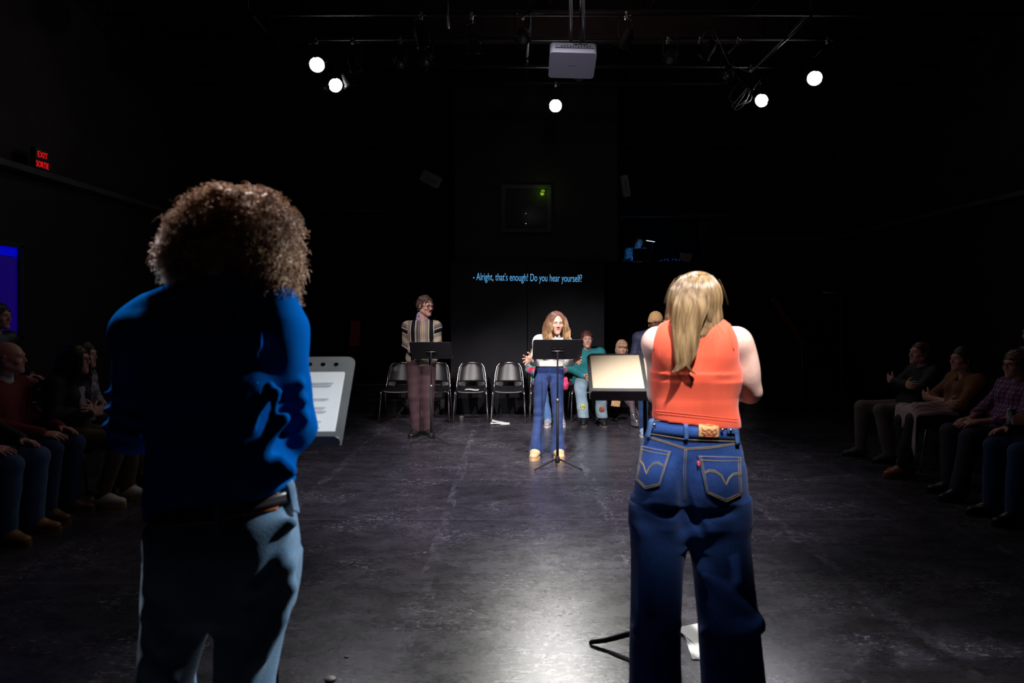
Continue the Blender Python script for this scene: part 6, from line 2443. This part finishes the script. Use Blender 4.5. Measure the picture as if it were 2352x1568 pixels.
pts = flow(J, 1000, 14, .36, .97, .26, zmin=-.1, ymin=-.5, wave=.006, shoulder=[(J['shL'], J['neck'], .07), (J['shR'], J['neck'], .07)], rng=rng)
strands('hair_strands', pts, taper(14, .0028, .4), hbk, hb)
glasses(J, a3, mat('glasses_black', (.01, .01, .01), .2), .97)

J = sit_J()
J.update(head=V3(0, -.04, 1.18), wrL=V3(.08, -.22, .68), wrR=V3(-.08, -.24, .67), anL=V3(.08, -.47, .09), anR=V3(-.10, -.40, .09), hyaw=.1)
a4 = aud(-3.86, 6.10, 'L', 'dark haired woman in white patterned top and black laced boots, left audience row', J, SKIN_ROSE, fem=True, hs=.95, hands=lap, bust=.01)
top_garment(a4, J, mat('white_patterned', (.42, .40, .44), .8, col2=(.06, .05, .06), vscale=20), 'top', .018, .014, .6, .5, .95, .95, .010, .004, seed=34, bust=.01)
pants(a4, J, m_matblk, 'trousers', .006, .010, .010, .010, None, 34)
shoes(J, a4, mat('boot_black', (.012, .011, .010), .25), m_matblk, boot=.07, thick=.030, laces=mat('eyelets', (.6, .6, .6), .3, metal=.8), res=.006)
hb = scalp(J, a4, hbk, .95, .012, bump=.003, res=.007)
pts = flow(J, 800, 14, .30, .95, .26, zmin=-.1, ymin=-.5, shoulder=[(J['shL'], J['neck'], .07), (J['shR'], J['neck'], .07)], rng=rng)
strands('hair_strands', pts, taper(14, .0028, .4), hbk, hb)

J = sit_J()
a5 = aud(-4.50, 5.98, 'L', 'dark silhouette of a spectator in front of the blue window', J, SKIN_ROSE, hands=thigh, z=.34, hs=.95)
top_garment(a5, J, m_matblk, 'jacket', .022, .016, .95, .5, 1, 1, .011, .004, seed=35)
pants(a5, J, m_matblk, 'trousers', .01, .014, .014, .011, None, 35)
shoes(J, a5, m_matblk, m_matblk, res=.008)
scalp(J, a5, hbk, .95, .014, bump=.004, res=.007)
r = tag(MB().box((-4.42, 6.0, .17), (.86, 1.2, .34)).build('seating_riser', m_ris), 'low black riser carrying the back row by the blue window', 'riser')

# right row, farthest first
J = lazy(sit_J())
J.update(wrL=V3(-.10, -.17, .82), wrR=V3(.10, -.15, .80), elL=V3(.22, -.06, .78), elR=V3(-.22, -.06, .78), knL=V3(.14, -.44, .54), knR=V3(-.13, -.50, .54), anR=V3(-.16, -.50, .09), anL=V3(.15, -.36, .09), hyaw=.15, hpitch=-.12)
b1 = aud(4.28, 7.25, 'R', 'man in dark jacket with crossed arms and grey trousers, right audience row', J, SKIN_ROSE,
         hands=dict(L=((-.9, -.1, .25), (0, 0, 1), (0, .8, -.3), .35), R=((.9, -.1, .1), (0, 0, 1), (0, .8, -.3), .35)))
top_garment(b1, J, mat('black_jacket', (.014, .013, .014), .7), 'jacket', .024, .020, .96, .5, 1.05, 1.02, .011, .004, seed=41)
pants(b1, J, mat('grey_trousers', (.16, .14, .12), .8, bump=.1, bscale=200), 'trousers', .010, .016, .016, .010, None, 41)
shoes(J, b1, mat('grey_boot', (.07, .07, .08), .6), m_matblk, boot=.04, res=.007)
scalp(J, b1, mh, 1, .008, bump=.002, res=.007, low=-.05)

J = lazy(sit_J(), .05, .06)
J.update(wrL=V3(-.11, -.18, .74), wrR=V3(.12, -.15, .71), elL=V3(.23, -.10, .72), elR=V3(-.23, -.10, .72), anL=V3(.0, -.52, .10), knL=V3(.10, -.46, .56), knR=V3(-.12, -.44, .52), anR=V3(-.12, -.40, .09), hyaw=.1, hpitch=-.05)
b2 = aud(4.20, 6.45, 'R', 'woman in brown jumper with crossed arms and brown boots, right audience row', J, SKIN_WARM, fem=True, hs=.97, bust=.02,
         hands=dict(L=((-.9, -.1, .15), (0, 0, 1), (0, .9, 0), .4), R=((.9, -.1, .1), (0, 0, 1), (0, .9, 0), .4)))
top_garment(b2, J, mat('brown_jumper', (.20, .085, .030), .85), 'jumper', .022, .014, .45, .5, 1.08, 1.05, .010, .004, seed=42, bust=.02,
            cut=lambda S: S.ell(J['neck'] + V3(0, -.08, .0), (.045, .06, .07), None, .01, sub=True))
pants(b2, J, mat('dark_trousers', (.025, .018, .016), .8), 'trousers', .010, .014, .014, .010, None, 42)
shoes(J, b2, mat('brown_boot', (.34, .12, .04), .35), mat('sole_tan', (.20, .12, .05), .7), boot=.05, res=.006)
hb = scalp(J, b2, hbk, .97, .010, bump=.003, res=.007)
MB().tube([J['neck'] + V3(-.05, -.05, .01), J['neck'] + V3(0, -.085, -.035), J['neck'] + V3(.05, -.05, .01)], .0015, 5).build('necklace', mat('gold', (.8, .55, .2), .25, metal=1), b2)
m_cl = mat('pinstripe_cloth', (.62, .50, .50), .85)
nt = m_cl.node_tree
tc = node(nt, 'ShaderNodeTexCoord')
sp2 = node(nt, 'ShaderNodeSeparateXYZ')
nt.links.new(tc.outputs['Object'], sp2.inputs[0])
f_ = M_(nt, 'FRACT', M_(nt, 'MULTIPLY', sp2.outputs[1], 34))
g_ = M_(nt, 'LESS_THAN', f_, .14)
mx = node(nt, 'ShaderNodeMix', data_type='RGBA')
nt.links.new(g_, mx.inputs[0])
mx.inputs[6].default_value = (.60, .46, .46, 1)
mx.inputs[7].default_value = (.16, .08, .09, 1)
nt.links.new(mx.outputs[2], nt.nodes['Principled BSDF'].inputs['Base Color'])
g = []
for i in range(22):
    t = i / 21
    row = []
    for j in range(16):
        u = j / 15
        xx = 4.10 - .40 * min(1, t * 1.25)
        zz = .70 - .02 * t + .02 * math.sin(u * 9) * t
        if t > .8:
            zz -= (t - .8) * (1.0 + .9 * (u < .35))
        if u < .25:
            zz -= (.25 - u) * .25
        zz += .035 * math.sin(u * PI * 2 - .6) * (1 - t * .5)
        row.append((xx + .03 * u, 6.24 + (.34 + .06 * t) * u + .02 * math.sin(t * 8), zz + .012 * math.sin(u * 21 + t * 3)))
    g.append(row)
o = MB().sheet(g, .005).build('striped_cloth', m_cl)
tag(o, 'pale pinstriped cloth draped over the knees of the woman in brown', 'cloth')

J = lazy(sit_J(), .05, .06)
J.update(wrL=V3(.10, -.34, .65), wrR=V3(-.02, -.33, .66), elL=V3(.24, -.05, .70), elR=V3(-.23, -.05, .72), hyaw=.12, anL=V3(.12, -.52, .09), anR=V3(-.12, -.44, .09))
b3 = aud(4.22, 5.78, 'R', 'woman with dark glasses, short hair and plaid shirt, right audience row', J, SKIN_WARM, fem=True, hs=.98, bust=.02, hands=thigh)
m_pl = mat('plaid_shirt', (.3, .3, .3), .8)
nt = m_pl.node_tree
tc = node(nt, 'ShaderNodeTexCoord')
sp2 = node(nt, 'ShaderNodeSeparateXYZ')
nt.links.new(tc.outputs['Object'], sp2.inputs[0])
fa = M_(nt, 'LESS_THAN', M_(nt, 'FRACT', M_(nt, 'MULTIPLY', sp2.outputs[0], 26)), .35)
fb = M_(nt, 'LESS_THAN', M_(nt, 'FRACT', M_(nt, 'MULTIPLY', sp2.outputs[2], 26)), .35)
cb = node(nt, 'ShaderNodeCombineColor')
nt.links.new(M_(nt, 'ADD', M_(nt, 'MULTIPLY', fa, .25), .07), cb.inputs[0])
nt.links.new(M_(nt, 'ADD', M_(nt, 'MULTIPLY', M_(nt, 'MULTIPLY', fa, fb), .25), .04), cb.inputs[1])
nt.links.new(M_(nt, 'ADD', M_(nt, 'MULTIPLY', fb, .25), .08), cb.inputs[2])
nt.links.new(cb.outputs[0], nt.nodes['Principled BSDF'].inputs['Base Color'])
top_garment(b3, J, m_pl, 'shirt', .026, .018, .6, .5, 1.08, 1.05, .010, .004, seed=43, bust=.02)
pants(b3, J, mat('indigo_trousers', (.035, .028, .05), .8), 'trousers', .012, .018, .024, .010, None, 43)
shoes(J, b3, mat('shoe_black', (.012, .012, .012), .35), m_matblk, res=.007)
hb = scalp(J, b3, mh, .98, .016, bump=.005, res=.007)
glasses(J, b3, mat('glasses_black', (.01, .01, .01), .2), .98)

J = lazy(sit_J(), .04, .04)
J.update(wrL=V3(.06, -.32, .75), wrR=V3(-.18, -.30, .66), elL=V3(.24, -.05, .74), elR=V3(-.24, -.05, .74), anL=V3(.12, -.46, .09), anR=V3(-.12, -.46, .09))
b4 = aud(4.14, 5.12, 'R', 'person in dark clothes at the right edge of the picture, holding a drink can', J, SKIN_ROSE, hands=dict(L=((-.3, -.75, .1), (-.2, .1, 1), (-1, .2, 0), .75), R=thigh['R']))
top_garment(b4, J, mat('charcoal_sweater', (.035, .033, .038), .8), 'sweater', .024, .018, .95, .5, 1.1, 1.05, .011, .004, seed=44)
pants(b4, J, m_navy, 'jeans', .012, .018, .02, .011, None, 44)
shoes(J, b4, mat('shoe_black', (.012, .012, .012), .35), m_matblk, res=.007)
scalp(J, b4, mh, 1, .010, bump=.003, res=.008)
hd = b4.matrix_basis @ (J['wrL'] + V3(-.06, -.075, .03))
o = MB().lathe([(.026, -.06), (.032, -.055), (.0325, .045), (.027, .056), (.026, .060), (.024, .057), (.001, .056)], (0, 0, 0), 20).build('drink_can', mat('can_metal', (.45, .45, .47), .3, metal=.9), loc=hd)
tag(o, 'silver drink can held by the person at the right edge', 'can')

J = sit_J()
J.update(hyaw=.1)
b5 = aud(5.05, 6.60, 'R', 'spectator in a striped shirt in the second row behind the woman with dark glasses', J, SKIN_ROSE, hands=thigh, z=.17, hs=.97)
m_st2 = mat('fine_striped_shirt', (.2, .2, .2), .8)
nt = m_st2.node_tree
tc = node(nt, 'ShaderNodeTexCoord')
sp2 = node(nt, 'ShaderNodeSeparateXYZ')
nt.links.new(tc.outputs['Object'], sp2.inputs[0])
g_ = M_(nt, 'LESS_THAN', M_(nt, 'FRACT', M_(nt, 'MULTIPLY', sp2.outputs[2], 45)), .4)
mx = node(nt, 'ShaderNodeMix', data_type='RGBA')
nt.links.new(g_, mx.inputs[0])
mx.inputs[6].default_value = (.02, .02, .03, 1)
mx.inputs[7].default_value = (.25, .24, .26, 1)
nt.links.new(mx.outputs[2], nt.nodes['Principled BSDF'].inputs['Base Color'])
top_garment(b5, J, m_st2, 'shirt', .022, .016, .95, .5, 1, 1, .011, .004, seed=45)
pants(b5, J, m_matblk, 'trousers', .01, .014, .014, .011, None, 45)
shoes(J, b5, m_matblk, m_matblk, res=.008)
scalp(J, b5, mh, .97, .014, bump=.004, res=.007)
tag(MB().box((5.25, 6.3, .085), (1.5, 4.2, .17)).build('seating_riser', m_ris), 'low black riser under the second audience row on the right', 'riser')

for (x_, y_, lb) in ((-3.80, 4.72, 'chair at the left edge under the person in blue jeans'), (-3.86, 5.22, 'chair under the balding man in dark red'), (-3.62, 5.62, 'chair under the woman with white sneakers'),
                     (-3.86, 6.10, 'chair under the woman with black boots')):
    place_chair(x_ - .02, y_, PI / 2, 'black plastic ' + lb, 'audience chairs on the left')
place_chair(-4.52, 5.98, PI / 2, 'black plastic chair of the spectator by the blue window', 'audience chairs on the left', .34)
for (x_, y_, lb) in ((4.28, 7.25, 'chair under the man with crossed arms'), (4.22, 6.45, 'chair under the woman in the brown jumper'), (4.24, 5.78, 'chair under the woman in the plaid shirt'), (4.16, 5.12, 'chair at the right edge under the person with the can')):
    place_chair(x_ + .02, y_, -PI / 2, 'black plastic ' + lb, 'audience chairs on the right')
place_chair(5.07, 6.60, -PI / 2, 'black plastic chair of the second row spectator on the right', 'audience chairs on the right', .17)

# ---- control booth
J = sit_J()
J.update(head=V3(.03, -.06, 1.17), hpitch=.3, hyaw=.3, wrL=V3(.12, -.30, .80), wrR=V3(-.12, -.30, .80))
bd = 13.75
bt = person((at_px(1462, bd), bd, 1.83), 0, 'technician in a pale patterned shirt lit blue by a screen in the control booth', J, SKIN_ROSE, res=.010, hands=lap, headres=.006, hres=.006)
top_garment(bt, J, mat('pale_patterned_shirt', (.5, .5, .5), .8, col2=(.12, .12, .14), vscale=24), 'shirt', .022, .018, .95, .5, 1, 1, .010, .004, seed=51)
pants(bt, J, m_matblk, 'trousers', .01, .014, .014, .011, None, 51)
shoes(J, bt, m_matblk, m_matblk, res=.008)
scalp(J, bt, hbk, 1, .012, bump=.003, res=.007)
c2 = place_chair(at_px(1462, bd), bd, 0, 'black chair under the technician in the booth', None, 1.83)
del c2['group']
dk = tag(MB().box((2.9, 13.3, 2.50), (1.5, .42, .04)).build('booth_desk', m_matblk), 'black desk inside the control booth', 'desk')
lt = empty('monitor', (at_px(1478, 13.2), 13.24, 2.52), 0, 'black screen seen from behind on the booth desk', 'monitor')
MB().box((0, 0, .165), (.40, .03, .25), bev=.006).build('screen_back', m_matblk, lt)
MB().box((0, .017, .165), (.37, .004, .22)).build('screen', mat('screen_blue', (0, 0, 0), .5, emit=(.02, .25, .8), estr=5), lt)
MB().box((0, .03, .02), (.16, .12, .01)).tube([(0, .02, .02), (0, .02, .08)], .015, 8).build('stand', m_matblk, lt)
g = bpy.data.lights.new('screen_glow', 'AREA')
g.shape = 'RECTANGLE'
g.size, g.size_y = .36, .2
g.energy = 1.6
g.color = (.05, .45, 1.0)
go = bpy.data.objects.new('screen_glow', g)
C.objects.link(go)
go.location = (at_px(1478, 13.2), 13.30, 2.70)
go.rotation_euler = (PI / 2, 0, PI)
mxr = empty('mixing_console', (at_px(1545, 13.2), 13.26, 2.52), 0, 'mixing console with faint blue lights on the booth desk', 'console')
MB().box((0, 0, .03), (.5, .28, .05), Matrix.Rotation(.12, 3, 'X'), bev=.006).build('case', m_matblk, mxr)
for k in range(9):
    MB().lathe([(.001, .0), (.008, .004), (.001, .009)], (-.22 + .05 * k + .01 * (k % 3), -.10 + .03 * (k % 4), .055 + .012 * (k % 3)), 8).build('lit_button', mat('blue_led', (0, 0, 0), .4, emit=(.02, .15, 1), estr=1.5), mxr)
lp = empty('desk_lamp', (at_px(1500, 13.3), 13.42, 2.52), 0, 'small white gooseneck lamp above the booth desk', 'lamp')
MB().lathe([(.05, 0), (.05, .012), (.01, .02)], (0, 0, 0), 14).build('base', m_matblk, lp)
MB().tube([(0, 0, .01), (.03, 0, .25), (.0, -.02, .42), (-.03, -.06, .46)], .006, 6).build('gooseneck', m_matblk, lp)
MB().box((-.04, -.08, .445), (.17, .03, .012), Matrix.Rotation(.15, 3, 'Y'), bev=.004).build('lamp_head', mat('lamp_white', (0, 0, 0), .4, emit=(.75, .9, 1), estr=1.0), lp)
o = MB().prism([(-.12, -.06), (.06, -.13), (.12, .06), (-.12, .09)], 0, .003, Matrix.Translation(P(1580, 589, 13.0) + V3(0, .12, 0)) @ Matrix.Rotation(PI / 2 - .2, 4, 'X')).build('paper_sheet', mat('dim_paper', (.5, .48, .52), .7))
tag(o, 'sheet of paper propped at the right end of the booth opening', 'paper')
print('cast', _t.time() - _t0)
